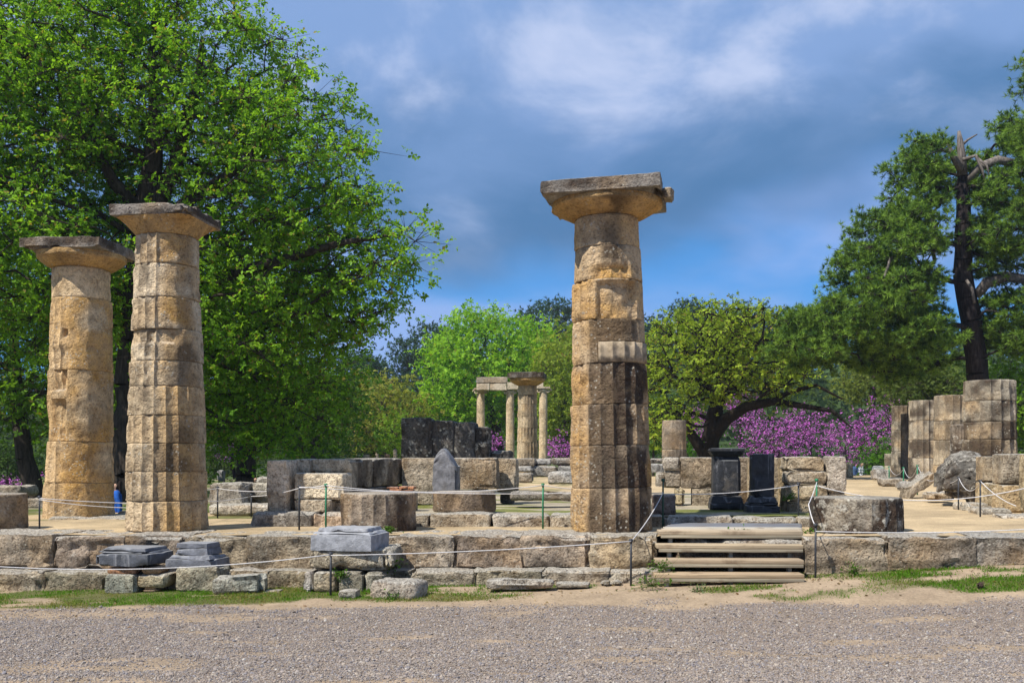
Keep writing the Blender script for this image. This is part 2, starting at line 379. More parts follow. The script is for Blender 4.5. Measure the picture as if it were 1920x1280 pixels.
def flute_mesh(R0, R1, H, nfl=20, fl=0.06, amp=0.006, chip=0.03, seed=None, cell=0.05, worn=None, per=8, mask=None, smooth_fl=42, ends=0.007, wobble=None):
    """one column drum: radius R0 at the foot, R1 at the top, nfl flutes, worn; worn(theta, t)->0..1 takes flutes away"""
    seed = nseed() if seed is None else seed
    nth = nfl * per; nz = max(4, int(round(H / cell)))
    tz = np.linspace(0, 1, nz + 1)
    tz = np.unique(np.concatenate([tz, [0.006 / H, 0.02 / H, 0.045 / H, 1 - 0.006 / H, 1 - 0.02 / H, 1 - 0.045 / H]])); nz = len(tz) - 1
    th = np.arange(nth) / nth * 2 * np.pi
    TH, TZ = np.meshgrid(th, tz); TH = TH.ravel(); TZ = TZ.ravel()
    R = R0 + (R1 - R0) * TZ
    ph = (TH * nfl / (2 * np.pi)) % 1.0
    scoop = np.sin(np.pi * ph) ** 0.7
    P3 = np.stack([np.cos(TH) * R0, np.sin(TH) * R0, TZ * H], 1) + np.array([seed * 2.3, seed * 5.1, seed * 1.7])
    wn = sstep(fbm(P3, 1.5, 2, seed + 9), 0.42, 0.70) if worn is None else worn(TH, TZ, P3)
    rad = R - R * fl * (scoop * (1 - wn) + 0.55 * wn)
    e = np.minimum(TZ, 1 - TZ) * H
    nn = fbm(P3, 2.0, 2, seed + 4)
    rnd = ends * (0.4 + 1.6 * nn)
    rad -= rnd * np.clip(1 - e / np.maximum(rnd * 1.6, 1e-4), 0, 1) ** 2
    rad += amp * 2.0 * (fbm(P3, 6.0, 3, seed + 1) - 0.5) + amp * (fbm(P3, 19.0, 2, seed + 2) - 0.5)
    rad -= chip * sstep(fbm(P3, 3.0, 2, seed + 3), 0.64, 0.80)
    if wobble is not None: rad = rad - wobble(TH, TZ, P3)
    V = np.stack([np.cos(TH) * rad, np.sin(TH) * rad, TZ * H], 1)
    i = np.arange(nth); Q = []
    for k in range(nz):
        a = k * nth + i; b = k * nth + (i + 1) % nth
        Q.append(np.stack([a, b, b + nth, a + nth], 1))
    nb = len(V); V = np.vstack([V, [[0, 0, 0]], [[0, 0, H + amp]]])
    top = nz * nth
    T = np.concatenate([np.stack([(i + 1) % nth, i, np.full(nth, nb)], 1), np.stack([top + i, top + (i + 1) % nth, np.full(nth, nb + 1)], 1)])
    me = mesh_np('drum', V, quads=np.concatenate(Q), tris=T, smooth=smooth_fl)
    return me, TH, TZ, P3

def paint(me, TH, TZ, P3, stain=None, ochre=None):
    n = len(me.vertices)
    for nm, fn in (('stain', stain), ('ochre', ochre)):
        if fn is not None:
            a = np.zeros(n); a[:len(TH)] = np.clip(fn(TH, TZ, P3), 0, 1); attr_f(me, nm, a)

def ang(TH, centre, half, soft=0.35):
    """1 inside an angular sector (radians; -pi/2 faces the camera), soft edges"""
    d = np.abs((TH - centre + np.pi) % (2 * np.pi) - np.pi)
    return 1 - sstep(d, half - soft, half + soft)

def lathe_mesh(prof, nth=64, amp=0.006, seed=None, square=None, chipf=0.02):
    seed = nseed() if seed is None else seed
    prof = np.array(prof, float); nz = len(prof)
    th = np.arange(nth) / nth * 2 * np.pi
    V = []
    for r, z in prof: V.append(np.stack([np.cos(th) * r, np.sin(th) * r, np.full(nth, z)], 1))
    V = np.concatenate(V)
    P3 = V + seed * 1.91
    V[:, :2] *= (1 + (amp * 2 * (fbm(P3, 5, 3, seed) - 0.5) - chipf * sstep(fbm(P3, 2.5, 2, seed + 3), 0.62, 0.8))[:, None] / max(prof[:, 0].max(), .1))
    i = np.arange(nth); Q = []
    for k in range(nz - 1):
        a = k * nth + i; b = k * nth + (i + 1) % nth
        Q.append(np.stack([a, b, b + nth, a + nth], 1))
    nb = len(V); V = np.vstack([V, [[0, 0, prof[0, 1]]], [[0, 0, prof[-1, 1]]]])
    top = (nz - 1) * nth
    T = np.concatenate([np.stack([(i + 1) % nth, i, np.full(nth, nb)], 1), np.stack([top + i, top + (i + 1) % nth, np.full(nth, nb + 1)], 1)])
    return mesh_np('turned', V, quads=np.concatenate(Q), tris=T, smooth=50)

def tube_np(P0, P1, R0, R1, n=6):
    """open frusta between point pairs -> verts, quads"""
    P0 = np.asarray(P0, float); P1 = np.asarray(P1, float); R0 = np.asarray(R0, float); R1 = np.asarray(R1, float)
    d = P1 - P0; L = np.linalg.norm(d, axis=1, keepdims=True); d = d / np.maximum(L, 1e-9)
    ref = np.where(np.abs(d[:, 2:3]) < 0.9, np.array([[0, 0, 1.0]]), np.array([[1.0, 0, 0]]))
    a = np.cross(d, ref); a /= np.linalg.norm(a, axis=1, keepdims=True); b = np.cross(d, a)
    th = np.arange(n) / n * 2 * np.pi
    ring = a[:, None, :] * np.cos(th)[None, :, None] + b[:, None, :] * np.sin(th)[None, :, None]
    V0 = P0[:, None, :] + ring * R0[:, None, None]; V1 = P1[:, None, :] + ring * R1[:, None, None]
    V = np.concatenate([V0, V1], 1).reshape(-1, 3)
    m = len(P0); base = (np.arange(m) * 2 * n)[:, None]; i = np.arange(n)[None, :]
    Q = np.stack([base + i, base + n + i, base + n + (i + 1) % n, base + (i + 1) % n], 2).reshape(-1, 4)
    return V, Q
def path_tube(pts, radii, n=8):
    """one continuous tube along a polyline"""
    pts = np.asarray(pts, float); m = len(pts); radii = np.broadcast_to(np.asarray(radii, float), (m,))
    d = np.gradient(pts, axis=0); d /= np.maximum(np.linalg.norm(d, axis=1, keepdims=True), 1e-9)
    up = np.array([0.13, 0.21, 1.0]) if abs(d[:, 2]).mean() < 0.8 else np.array([1.0, 0.17, 0.05])
    a = np.cross(d, up); a /= np.linalg.norm(a, axis=1, keepdims=True); b = np.cross(d, a)
    th = np.arange(n) / n * 2 * np.pi
    V = (pts[:, None] + radii[:, None, None] * (a[:, None] * np.cos(th)[None, :, None] + b[:, None] * np.sin(th)[None, :, None])).reshape(-1, 3)
    i = np.arange(n); Q = [np.stack([k * n + i, (k + 1) * n + i, (k + 1) * n + (i + 1) % n, k * n + (i + 1) % n], 1) for k in range(m - 1)]
    V = np.vstack([V, pts[:1], pts[-1:]]); nb = m * n
    T = np.concatenate([np.stack([i, (i + 1) % n, np.full(n, nb)], 1), np.stack([(m - 1) * n + (i + 1) % n, (m - 1) * n + i, np.full(n, nb + 1)], 1)])
    return V, np.concatenate(Q), T
def bx(dims, bev=0.006):
    """plain sawn piece with small chamfers, origin at its centre"""
    V, Q = box_grid((3, 3, 3)); h = np.array(dims) / 2
    s = np.sign(V) * np.where(np.abs(V) > 0.9, 1.0, 0.0)
    inner = (np.abs(V) < 0.9)
    Vn = np.where(inner, np.sign(V) * (h - bev), s * h)
    m = (np.abs(V) > 0.9).sum(1)
    corner = m >= 2
    Vn[corner] = np.sign(V[corner]) * np.where(np.abs(V[corner]) > 0.9, h - bev * 0.35, h - bev)
    return mesh_np('sawn', Vn, quads=Q)

# ------------------------------------------------------------------ terrain
rng = np.random.default_rng(7)
def wall_ground(x): return np.clip(0.13 + 0.03 * np.asarray(x, float) + 0.04 * np.maximum(0, np.asarray(x, float) - 3.3), -0.12, 0.44)
def terrain(x, y):
    x = np.asarray(x, float); y = np.asarray(y, float)
    near = 0.03 + (wall_ground(x) - 0.03) * sstep(y, 9.0, 12.4)
    back = 0.30 - 0.75 * sstep(-x, 6.5, 9.5) * sstep(y, 17.5, 21.0)
    back = back * (1 - sstep(y, 50, 55)) + (-0.30) * sstep(y, 50, 55) + 0.75 * np.exp(-(((x - 2.3) / 4) ** 2 + ((y - 71) / 4) ** 2))
    z = near * (1 - sstep(y, 14.2, 16.5)) + back * sstep(y, 14.2, 16.5)
    th = np.degrees(np.arctan2(x, np.maximum(y, 1)))
    prof = 4.0 + 11.5 * sstep(th, -7.0, 1.0) + 6.0 * np.exp(-((th + 9.5) / 4.5) ** 2) + 4.0 * np.exp(-((th + 4.2) / 1.6) ** 2) + 3.0 * sstep(th, 14, 26) + 5 * sstep(-th, 14, 24)
    z = z + prof * sstep(y, 92, 165) + 12 * sstep(y, 170, 420) * sstep(th, -5, 6)
    return z
def grass_mask(x, y):
    """how grassy the strip at the foot of the steps is, 0..1 (also used for the blades)"""
    x = np.asarray(x, float); y = np.asarray(y, float)
    p = np.stack([x, y * 1.8, np.zeros_like(x)], 1)
    n = fbm(p, 1.3, 4, 3)
    edge = np.interp(x, [-7, -2, 0, 3, 6], [12.05, 11.85, 11.65, 11.35, 10.95])                                # where the gravel starts
    m = sstep(y + 0.55 * (n - 0.5), edge - 0.05, edge + 0.22)
    left = 1 - sstep(x, -1.6, 0.4); right = sstep(x, 3.7, 5.0)
    d = left * sstep(n, 0.24, 0.40) + right * sstep(n, 0.30, 0.46) + (1 - np.clip(left + right, 0, 1)) * sstep(n, 0.60, 0.70) * 0.7
    d = d * (1 - 0.2 * right * (1 - sstep(y, 10.9, 11.4)))
    return m * np.clip(d, 0, 1)
def gravel_mask(x, y):
    p = np.stack([x, y * 1.5, np.zeros_like(x)], 1); n = fbm(p, 1.1, 4, 21); n2 = fbm(p * np.array([0.6, 1.6, 1]), 1.5, 4, 33)
    edge = np.interp(x, [-7, -2, 0, 3, 6], [11.95, 11.7, 11.35, 11.2, 10.85])
    return (1 - sstep(y + 0.9 * (n - 0.5), edge - 0.35, edge + 0.1)) * (1 - 0.75 * sstep(n2, 0.55, 0.70))

xs = np.unique(np.concatenate([np.arange(-9.5, 9.5, 0.1), np.linspace(-60, 60, 61), np.linspace(-900, 900, 61)]))
ys = np.unique(np.concatenate([np.arange(6.5, 14.0, 0.06), np.linspace(-30, 6.5, 10), np.linspace(14, 60, 47), np.linspace(60, 240, 61), np.linspace(250, 2000, 15)]))
X, Y = np.meshgrid(xs, ys); X = X.ravel(); Y = Y.ravel()
Z = terrain(X, Y)
pn = np.stack([X, Y, 0 * X], 1)
Z += (0.035 * (fbm(pn, 0.9, 3, 5) - 0.5) + 0.02 * (fbm(pn, 4.0, 2, 6) - 0.5)) * (Y < 14)
Z += (Y > 90) * 2.0 * (fbm(pn, 0.05, 3, 8) - 0.5)
G, GM = gravel_mask(X, Y), grass_mask(X, Y)
dirt = np.array([0.34, 0.255, 0.17]); grav = np.array([0.225, 0.175, 0.135]); gras = np.array([0.085, 0.095, 0.025]); far = np.array([0.085, 0.105, 0.025]); hillc = np.array([0.04, 0.07, 0.022])
Cg = dirt[None] * (1 - G[:, None]) + grav[None] * G[:, None]
Cg = Cg * (1 - 0.85 * GM[:, None]) + gras[None] * 0.85 * GM[:, None]
tb = sstep(Y, 14, 17)[:, None]; nb_ = fbm(pn, 0.35, 4, 12)[:, None]
Cg = Cg * (1 - tb) + tb * (far[None] * (0.6 + 0.9 * nb_) * (1 - sstep(nb_, 0.56, 0.68)) + np.array([0.26, 0.21, 0.14])[None] * sstep(nb_, 0.56, 0.68))
th_ = sstep(Y, 85, 110)[:, None]; Cg = Cg * (1 - th_) + th_ * hillc[None] * (0.5 + nb_)
nx_, ny_ = len(xs), len(ys)
ii, jj = np.meshgrid(np.arange(nx_ - 1), np.arange(ny_ - 1)); a_ = (jj * nx_ + ii).ravel()
me = mesh_np('ground', np.stack([X, Y, Z], 1), quads=np.stack([a_, a_ + 1, a_ + nx_ + 1, a_ + nx_], 1), smooth=True)
attr_col(me, 'Col', Cg)
tag(obj('ground', me, M['ground']), 'gravel path, dusty earth and grass verge before the temple steps', 'ground', kind='structure')

# the temple floor: a sheet of trodden sand, and the raised inner floor
def sheet(name, inside, u0, u1, v0, v1, du, zfun, colfun, label, amp=0.012):
    us = np.arange(u0, u1 + du, du); vs = np.arange(v0, v1 + du, du)
    if v1 > 12: vs = np.unique(np.concatenate([np.arange(v0, 9, du), np.arange(9, v1, du * 4)]))
    U, Vv = np.meshgrid(us, vs); U = U.ravel(); Vv = Vv.ravel()
    x, y = CX + U * C7 + Vv * S7, CY - U * S7 + Vv * C7
    pp = np.stack([x, y, 0 * x], 1)
    z = zfun(U, Vv) + amp * 2 * (fbm(pp, 1.4, 4, 44) - 0.5)
    k = len(us); i, j = np.meshgrid(np.arange(k - 1), np.arange(len(vs) - 1)); a = (j * k + i).ravel()
    keep = inside(U[a] + du / 2, Vv[a] + du / 2); a = a[keep]
    me = mesh_np(name, np.stack([x, y, z], 1), quads=np.stack([a, a + 1, a + k + 1, a + k], 1), smooth=True)
    attr_col(me, 'Col', colfun(U, Vv, pp))
    return tag(obj(name, me, M['ground']), label, 'floor', kind='structure')
def sand_col(U, V, pp):
    n = fbm(pp, 0.8, 4, 51)[:, None]; g = sstep(fbm(pp * np.array([1, 2.2, 1]), 0.9, 4, 57), 0.56, 0.66)[:, None] * sstep(V, 1.5, 3.0)[:, None] * (U < -2)[:, None]
    c = np.array([0.43, 0.325, 0.195])[None] * (0.72 + 0.55 * n)
    return c * (1 - g) + g * np.array([0.14, 0.14, 0.05])[None]
sheet('sand_floor', lambda U, V: ((V < 4.8) | (U > -6.2)) & ((U < 12.3) | (V > 2.5)), -12.5, 21, -0.95, 39, 0.16, lambda U, V: zst(U) - 0.012 + 0 * V, sand_col, 'trodden sandy ground inside the temple ruin')
def inner_col(U, V, pp):
    n = fbm(pp, 1.0, 4, 61)[:, None]; g = sstep(fbm(pp * np.array([0.8, 1.8, 1]), 1.2, 4, 67), 0.48, 0.60)[:, None]
    c = np.array([0.34, 0.29, 0.21])[None] * (0.7 + 0.6 * n)
    return c * (1 - g) + g * np.array([0.15, 0.16, 0.045])[None]
sheet('inner_floor', lambda U, V: V > 0.9, -4.9, 3.3, 1.2, 11, 0.12, lambda U, V: 0.865 + 0.006 * U + 0 * V, inner_col, 'earth and thin grass inside the inner walls', 0.02)
# ------------------------------------------------------------------ the stepped base of the temple front
def course(name, label, v_front, joints, zt, zb, depth, color_seq, r=0.07, amp=0.02, chip=0.09, jit=0.012):
    t = thing(name, label, 'stone step', (0, 0, 0))
    rr = random.Random(len(joints) * 7 + int(v_front * 10))
    for k in range(len(joints) - 1):
        u0, u1 = joints[k], joints[k + 1]; um = (u0 + u1) / 2; w_ = u1 - u0 + 0.03
        top, bot = zt(um) + rr.uniform(-0.02, 0.012), zb(um)
        dv = rr.uniform(-jit, jit)
        me = stone_mesh((w_, depth, top - bot), r, amp, chip, 0.04, strata=0.03)
        x, y = TW(um, v_front + dv + depth / 2)
        c = color_seq[k % len(color_seq)]; f = rr.uniform(0.86, 1.14)
        obj('block', me, M['poros'], t, tuple(q * f for q in c), (x, y, bot), -R7)
    return t
def u_of(px, v):                   # the u at which a photo column meets the line v = const
    k = (px - 960) / F
    return (k * (CY + v * C7) - CX - v * S7) / (C7 + k * S7)
jt = [u_of(p, -1.2) for p in (-560, -400, -240, -90, 98, 232, 346, 466, 596, 742, 850, 976, 1106, 1232)]
course('stylobate', 'upper course of worn limestone blocks carrying the front columns', -1.22, jt, lambda u: zst(u), lambda u: 0.28 + 0.013 * min(u, 0) * 0.8, 1.15,
       [(0.31, 0.25, 0.17), (0.29, 0.245, 0.18), (0.27, 0.22, 0.16), (0.30, 0.25, 0.19), (0.24, 0.19, 0.145), (0.30, 0.24, 0.18)], 0.02, 0.022, 0.08)
jr = [u_of(p, -1.3) for p in (1512, 1668, 1832, 1985, 2150, 2330, 2520, 2720, 2930)]
course('stylobate', 'long dark lichened stone blocks at the edge of the sand beside the wooden stairs', -1.28, jr, lambda u: zst(u) - 0.01, lambda u: 0.27, 1.1,
       [(0.25, 0.205, 0.15), (0.22, 0.185, 0.145), (0.17, 0.15, 0.125)], 0.02, 0.022, 0.05)
jl = [u_of(p, -1.62) for p in (-560, -390, -220, -110, 84, 200, 330, 430, 500, 583, 735, 768, 886, 1014, 1140, 1246)]
course('lower_step', 'low bottom step of weathered limestone blocks along the grass', -1.62, jl, lambda u: 0.325 + 0.016 * min(u, 0) * 0.9, lambda u: float(wall_ground(TW(u, -1.6)[0])) - 0.12, 0.75,
       [(0.29, 0.25, 0.175), (0.30, 0.26, 0.20), (0.26, 0.225, 0.17), (0.28, 0.24, 0.18)], 0.018, 0.018, 0.07)
x0, y0 = TW(2.0, -0.7)
obj('block', stone_mesh((2.25, 0.9, 0.36), 0.08, 0.02, 0.08, 0.08), M['poros'], bpy.data.objects['stylobate'], (0.20, 0.16, 0.12), (x0, y0, 0.34), -R7)

# inner kerb of slabs behind the sand
def kerb(name, label, pieces, z_top, hgt, depth, v_f):
    t = thing(name, label, 'kerb')
    for (p0, p1, cc) in pieces:
        u0, u1 = u_of(p0, v_f), u_of(p1, v_f); um = (u0 + u1) / 2
        me = stone_mesh((u1 - u0 - 0.012, depth, hgt + random.Random(p0).uniform(-.02, .02)), 0.04, 0.014, 0.06, 0.06)
        x, y = TW(um, v_f + depth / 2); obj('slab', me, M['poros'], t, cc, (x, y, z_top - hgt), -R7)
    return t
K1 = (0.34, 0.30, 0.235)
kerb('inner_kerb', 'pale slabs edging the inner floor behind the middle drum', [(468, 586, (0.27, 0.24, 0.20)), (586, 690, (0.36, 0.27, 0.19)), (690, 806, K1), (806, 920, K1), (920, 1030, (0.38, 0.34, 0.28)), (1030, 1130, K1), (1130, 1245, (0.33, 0.27, 0.2)), (1245, 1378, (0.38, 0.35, 0.30)), (1378, 1500, K1), (1500, 1600, K1)], 0.895, 0.27, 0.62, 0.72)

# ------------------------------------------------------------------ the three standing columns
def build_column(name, label, cat, px, D, base_py_z, prof, joints, yaw, tint, capital, stain_fn, ochre_fn, nfl=20, worn_fn=None, cell=0.045, per=9, fl=0.088, chips=None, lean=0.0):
    """prof: list of (row, half width px); joints: rows from the foot up; drums are parts"""
    s = F / D
    x = gx(px, D); t = thing(name, label, cat, (x, D, base_py_z))
    rows = np.array([p[0] for p in prof][::-1], float); hw = np.array([p[1] for p in prof][::-1], float) / s
    rad = lambda py: float(np.interp(py, rows, hw))
    zf = lambda py: EYE + (HZ - py) / F * (D - rad(py)) - base_py_z if py < joints[0] else 0.0
    for k in range(len(joints) - 1):
        j0, j1 = joints[k], joints[k + 1]; H = zf(j1) - zf(j0) - 0.004
        wf = (lambda TH, TZ, P3, k=k: worn_fn(k, TH, TZ, P3)) if worn_fn else None
        cf = (lambda TH, TZ, P3, k=k: chips(k, TH, TZ, P3)) if chips else None
        me, TH, TZ, P3 = flute_mesh(rad(j0) * 1.015, rad(j1) * 1.015, H, nfl, fl, 0.006, 0.018, worn=wf, cell=cell, per=per, wobble=cf)
        paint(me, TH, TZ, P3, (lambda a, b, c, k=k: stain_fn(k, a, b, c)), (lambda a, b, c, k=k: ochre_fn(k, a, b, c)))
        rr = random.Random(k * 31 + int(px)); f = rr.uniform(0.9, 1.1)
        o = obj('drum', me, M['column'], t, tuple(q * f for q in tint(k)), (rr.uniform(-.008, .008), rr.uniform(-.008, .008), zf(j0)))
    capital(t, zf(joints[-1]), rad(joints[-1]), s, yaw)
    t.rotation_euler = (0, lean, 0)                       # the old shafts no longer stand quite plumb
    return t

def capital_maker(neck_h, ech_h, ech_r, ab_w, ab_h, flat=False, tilt=0.0, seed=1, lump=False):
    def fn(t, z, r, s, yaw):
        cp = thing('capital', None, None); cp.parent = t; cp.location = (0, 0, z)
        for k in list(cp.keys()): del cp[k]
        prof = [(r * 0.99, 0.0), (r * 1.0, 0.012)]
        for q in np.linspace(0.04, 1, 14):
            rr_ = r + (ech_r - r) * (min(1.0, q / 0.66) ** 0.78 if not flat else q ** 0.95); zz = ech_h * q
            if q > 0.66 and not flat: rr_ = ech_r - 0.05 * (q - 0.66) ** 2
            prof.append((rr_, zz))
        prof.append((ech_r * 0.9, ech_h + 0.004))
        me = lathe_mesh(prof, 96, 0.016, seed, chipf=0.035)
        if flat:                                   # worn flush with the square slab above
            V = np.zeros(len(me.vertices) * 3, np.float32); me.vertices.foreach_get('co', V); V = V.reshape(-1, 3)
            q = np.clip(V[:, 2] / ech_h, 0, 1); a = math.radians(yaw)
            c, s_ = math.cos(-a), math.sin(-a); lx = V[:, 0] * c - V[:, 1] * s_; ly = V[:, 0] * s_ + V[:, 1] * c
            th = np.arctan2(ly, lx); sq = 1 / np.maximum(np.abs(np.cos(th)), np.abs(np.sin(th))); k = 1 + (np.minimum(sq, 1.28) * 0.985 - 1) * q ** 1.6
            V[:, :2] *= k[:, None]; me.vertices.foreach_set('co', V.ravel()); me.update()
        n = len(me.vertices); V = np.zeros(n * 3, np.float32); me.vertices.foreach_get('co', V); V = V.reshape(-1, 3)
        th = np.arctan2(V[:, 1], V[:, 0])
        st = 0.85 * ang(th, -1.62, 0.42, 0.3) * sstep(fbm(V + 3, 3.0, 3, seed), 0.3, 0.6) + 0.8 * sstep(-V[:, 0], ech_r * 0.9, ech_r) * 0
        attr_f(me, 'stain', st * (0.0 if flat else (1.0 if lump else 0.45))); attr_f(me, 'ochre', np.full(n, 0.75))
        obj('echinus', me, M['column'], cp, (0.45, 0.33, 0.185))
        def shp(p, V, h): 
            p[:, 2] += tilt * p[:, 0]; return p
        me = stone_mesh((ab_w, ab_w, ab_h), 0.022, 0.012, 0.09, 0.05, seed=seed + 40, shape=shp)
        n = len(me.vertices); V = np.zeros(n * 3, np.float32); me.vertices.foreach_get('co', V); V = V.reshape(-1, 3)
        attr_f(me, 'stain', np.clip((0.30 + 1.0 * sstep(fbm(V + seed, 2.6, 4, seed + 5), 0.34, 0.56)) * sstep(V[:, 2], 0.015, 0.06), 0, 0.95))
        ab = obj('abacus', me, M['column'], cp, (0.24, 0.215, 0.185), (0, 0, ech_h - 0.004), math.radians(yaw))
        if lump:
            me = stone_mesh((0.15, 0.4, 0.15), 0.05, 0.03, 0.06, 0.03)
            a = math.radians(yaw); obj('broken_corner', me, M['poros'], cp, (0.20, 0.17, 0.13), (math.cos(a) * (ab_w / 2 + .02) + .02, math.sin(a) * ab_w / 2 - 0.1, ech_h - 0.03), a)
    return fn

# column C: the tall dark one
def stC(k, TH, TZ, P3):
    n = fbm(P3, 2.0, 4, 5); nv = fbm(P3 * np.array([2.5, 2.5, .5]), 1.4, 3, 15)
    front = ang(TH, -1.3, 0.95, 0.4)
    if k <= 3: return 0.80 * sstep(front * 0.6 + nv * 0.55 + 0.10 * (k == 3), 0.48, 0.80) * sstep(n, 0.20, 0.46) + 0.45 * ang(TH, -0.8, 0.6) * sstep(n, .36, .56)
    if k == 4: return 0.85 * ang(TH, -1.45, 0.80, 0.25) * sstep(n + 0.35 * TZ, 0.40, 0.62)
    if k == 5: return 0.18 * sstep(n, 0.45, 0.65)
    if k == 6: return 0.95 * ang(TH, -1.55, 0.36, 0.22) * sstep(TZ, 0.42, 0.62)
    return 0.75 * ang(TH, -1.55, 0.30, 0.25) * sstep(n, 0.3, 0.6)
def ocC(k, TH, TZ, P3):
    n = fbm(P3, 1.6, 3, 25)
    if k <= 3: return 0.75 * ang(TH, -0.35, 0.45) * sstep(n, .3, .6) + 0.55 * ang(TH, -2.75, 0.5) * sstep(n, .35, .65)
    if k == 6: return 0.9 * ang(TH, -1.55, 0.6) * (1 - sstep(TZ, 0.35, 0.45)) + 0.25
    return 0.45 * sstep(n, .4, .65) + 0.2
def wornC(k, TH, TZ, P3):
    n = fbm(P3, 1.5, 2, 45)
    if k >= 6: return np.ones_like(TH) * 0.72
    if k == 5: return np.maximum(ang(TH, -1.3, 0.9, 0.12), 0.55 * sstep(n, .3, .6))
    if k == 4: return np.maximum(ang(TH, -1.3, 0.75, 0.12) * 0.85, 0.4 * sstep(n, .3, .6))
    return 0.75 * sstep(n, 0.52, 0.72)
def chC(k, TH, TZ, P3):
    d = 0.0 * TH
    if k == 5: d += 0.075 * ang(TH, -1.35, 0.62, 0.05) * sstep(1 - TZ, 0.02, 0.14) * (0.6 + 0.8 * fbm(P3, 7, 2, 3))
    if k == 6: d += 0.06 * ang(TH, -1.55, 0.5, 0.10) * (1 - sstep(TZ, 0.30, 0.46)) * (0.4 + fbm(P3, 4, 2, 8))
    if k == 4: d += 0.03 * ang(TH, -1.3, 0.7, 0.12) * sstep(TZ, .47, .52) + 0.10 * ang(TH, -0.985, 0.965, 0.01) * (1 - sstep(TZ, .455, .46))
    if k == 3: d += 0.05 * ang(TH, -2.6, 0.3, 0.2) * sstep(fbm(P3, 4, 2, 77), .5, .65)
    if k in (3, 4, 5): d += 0.035 * ang(TH, -2.75, 0.35, 0.25) * sstep(np.abs(TZ - .5), 0.36, 0.5)
    return d
profC = [(1000, 77), (915, 75.5), (834, 74), (760, 72.5), (678, 69.5), (595, 68), (520, 65.5), (457, 63), (398, 61)]
colC = build_column('doric_column', 'tallest column with dark brown stained lower drums beside the wooden stairs', 'column', 1147, 14.4, 0.735, profC,
    [1000, 915, 834, 756, 678, 595, 520, 457, 398], -12, lambda k: (0.34, 0.26, 0.175) if k < 4 else (0.42, 0.325, 0.215),
    capital_maker(0, 0.235, 0.80, 1.655, 0.185, tilt=0.0, seed=11, lump=True), stC, ocC, worn_fn=wornC, chips=chC, lean=-0.016)
# the pale new stone let into the fifth drum
nth = 33; th = np.linspace(-1.95, -0.02, nth * 3); zz = np.linspace(0, (678 - 640) / (F / 14.4) - .01, 4)
Rin, Rout = 0.40, 0.552
TH, ZZ = np.meshgrid(th, zz); ph = (TH * 20 / (2 * np.pi)) % 1.0; rad = Rout - 0.036 * np.sin(np.pi * ph) ** 0.8
Vo = np.stack([np.cos(TH) * rad, np.sin(TH) * rad, ZZ], 2).reshape(-1, 3); Vi = np.stack([np.cos(TH) * Rin, np.sin(TH) * Rin, ZZ], 2).reshape(-1, 3)
m3 = len(th); q = []
nvo = len(Vo)
for k in range(3):
    a = k * m3 + np.arange(m3 - 1); q.append(np.stack([a, a + 1, a + m3 + 1, a + m3], 1))
a = np.arange(m3 - 1); q.append(np.stack([a + nvo, a + 1 + nvo, a + 1, a], 1)); a = a + 3 * m3; q.append(np.stack([a, a + 1, a + 1 + nvo, a + nvo], 1))
for e in (0, m3 - 1):
    a = np.arange(3) * m3 + e; q.append(np.stack([a, a + m3, a + m3 + nvo, a + nvo], 1))
me = mesh_np('repair', np.vstack([Vo, Vi]), quads=np.concatenate(q))
obj('repair_stone', me, M['clean'], colC, (0.26, 0.205, 0.14), (0, 0, EYE + (HZ - 678) / F * (14.4 - .536) - 0.735 + 0.004))

# column A
def stA(k, TH, TZ, P3):
    n = fbm(P3, 2.0, 4, 6)
    if k <= 5: return 0.55 * ang(TH, -1.35, 0.7, 0.4) * sstep(n, 0.42, 0.62) + 0.25 * sstep(n, .55, .7)
    if k == 6: return 0.75 * sstep(n, 0.45, 0.62) * ang(TH, -1.2, 1.0)
    return 0.7 * ang(TH, -1.95, 0.42, 0.25) * sstep(n, 0.36, 0.55) + 0.4 * ang(TH, -0.55, 0.35) * sstep(n, .4, .6)
def ocA(k, TH, TZ, P3):
    n = fbm(P3, 1.5, 3, 26); return (0.85 if k > 6 else 0.6) * ang(TH, -0.9, 0.55, 0.35) * sstep(n, .28, .55)
def wornA(k, TH, TZ, P3):
    n = fbm(P3, 1.6, 2, 46); r_ = ang(TH, -0.7, 0.75, 0.1) * (0.9 if k > 4 else 0.35)
    if k == 12: return np.ones_like(TH) * .8
    return np.maximum(r_, 0.6 * sstep(n, .5, .72))
def chA(k, TH, TZ, P3):
    d = 0.02 * ang(TH, -2.3, 0.8) * sstep(fbm(P3, 4.5, 2, 78), .55, .7)
    if k == 10: d = d + 0.05 * ang(TH, -1.95, 0.17, 0.04) * sstep(TZ, .3, .36) * (1 - sstep(TZ, .9, .96))
    if k == 6: d = d + 0.05 * sstep(TZ, 0.50, 0.60) * ang(TH, -1.8, 0.9, .2)
    return d
profA = [(999, 73.5), (940, 72.5), (884, 71.5), (830, 70), (777, 69), (722, 67), (674, 65), (614, 62.5), (554, 60), (491, 58), (435, 56)]
build_column('doric_column', 'column of stacked grey and tan drums with a flared square top, second from the wooden posts at left', 'column', 313, 15.23, 0.685, profA,
    [999, 940, 884, 830, 777, 722, 674, 614, 554, 491, 435], -7, lambda k: (0.40, 0.31, 0.20) if k < 6 else (0.43, 0.345, 0.235),
    capital_maker(0, 0.235, 0.60, 1.22, 0.17, flat=True, seed=23), stA, ocA, worn_fn=wornA, chips=chA)['label'] = 'column of many short grey and tan drums with cone-flared square capital'
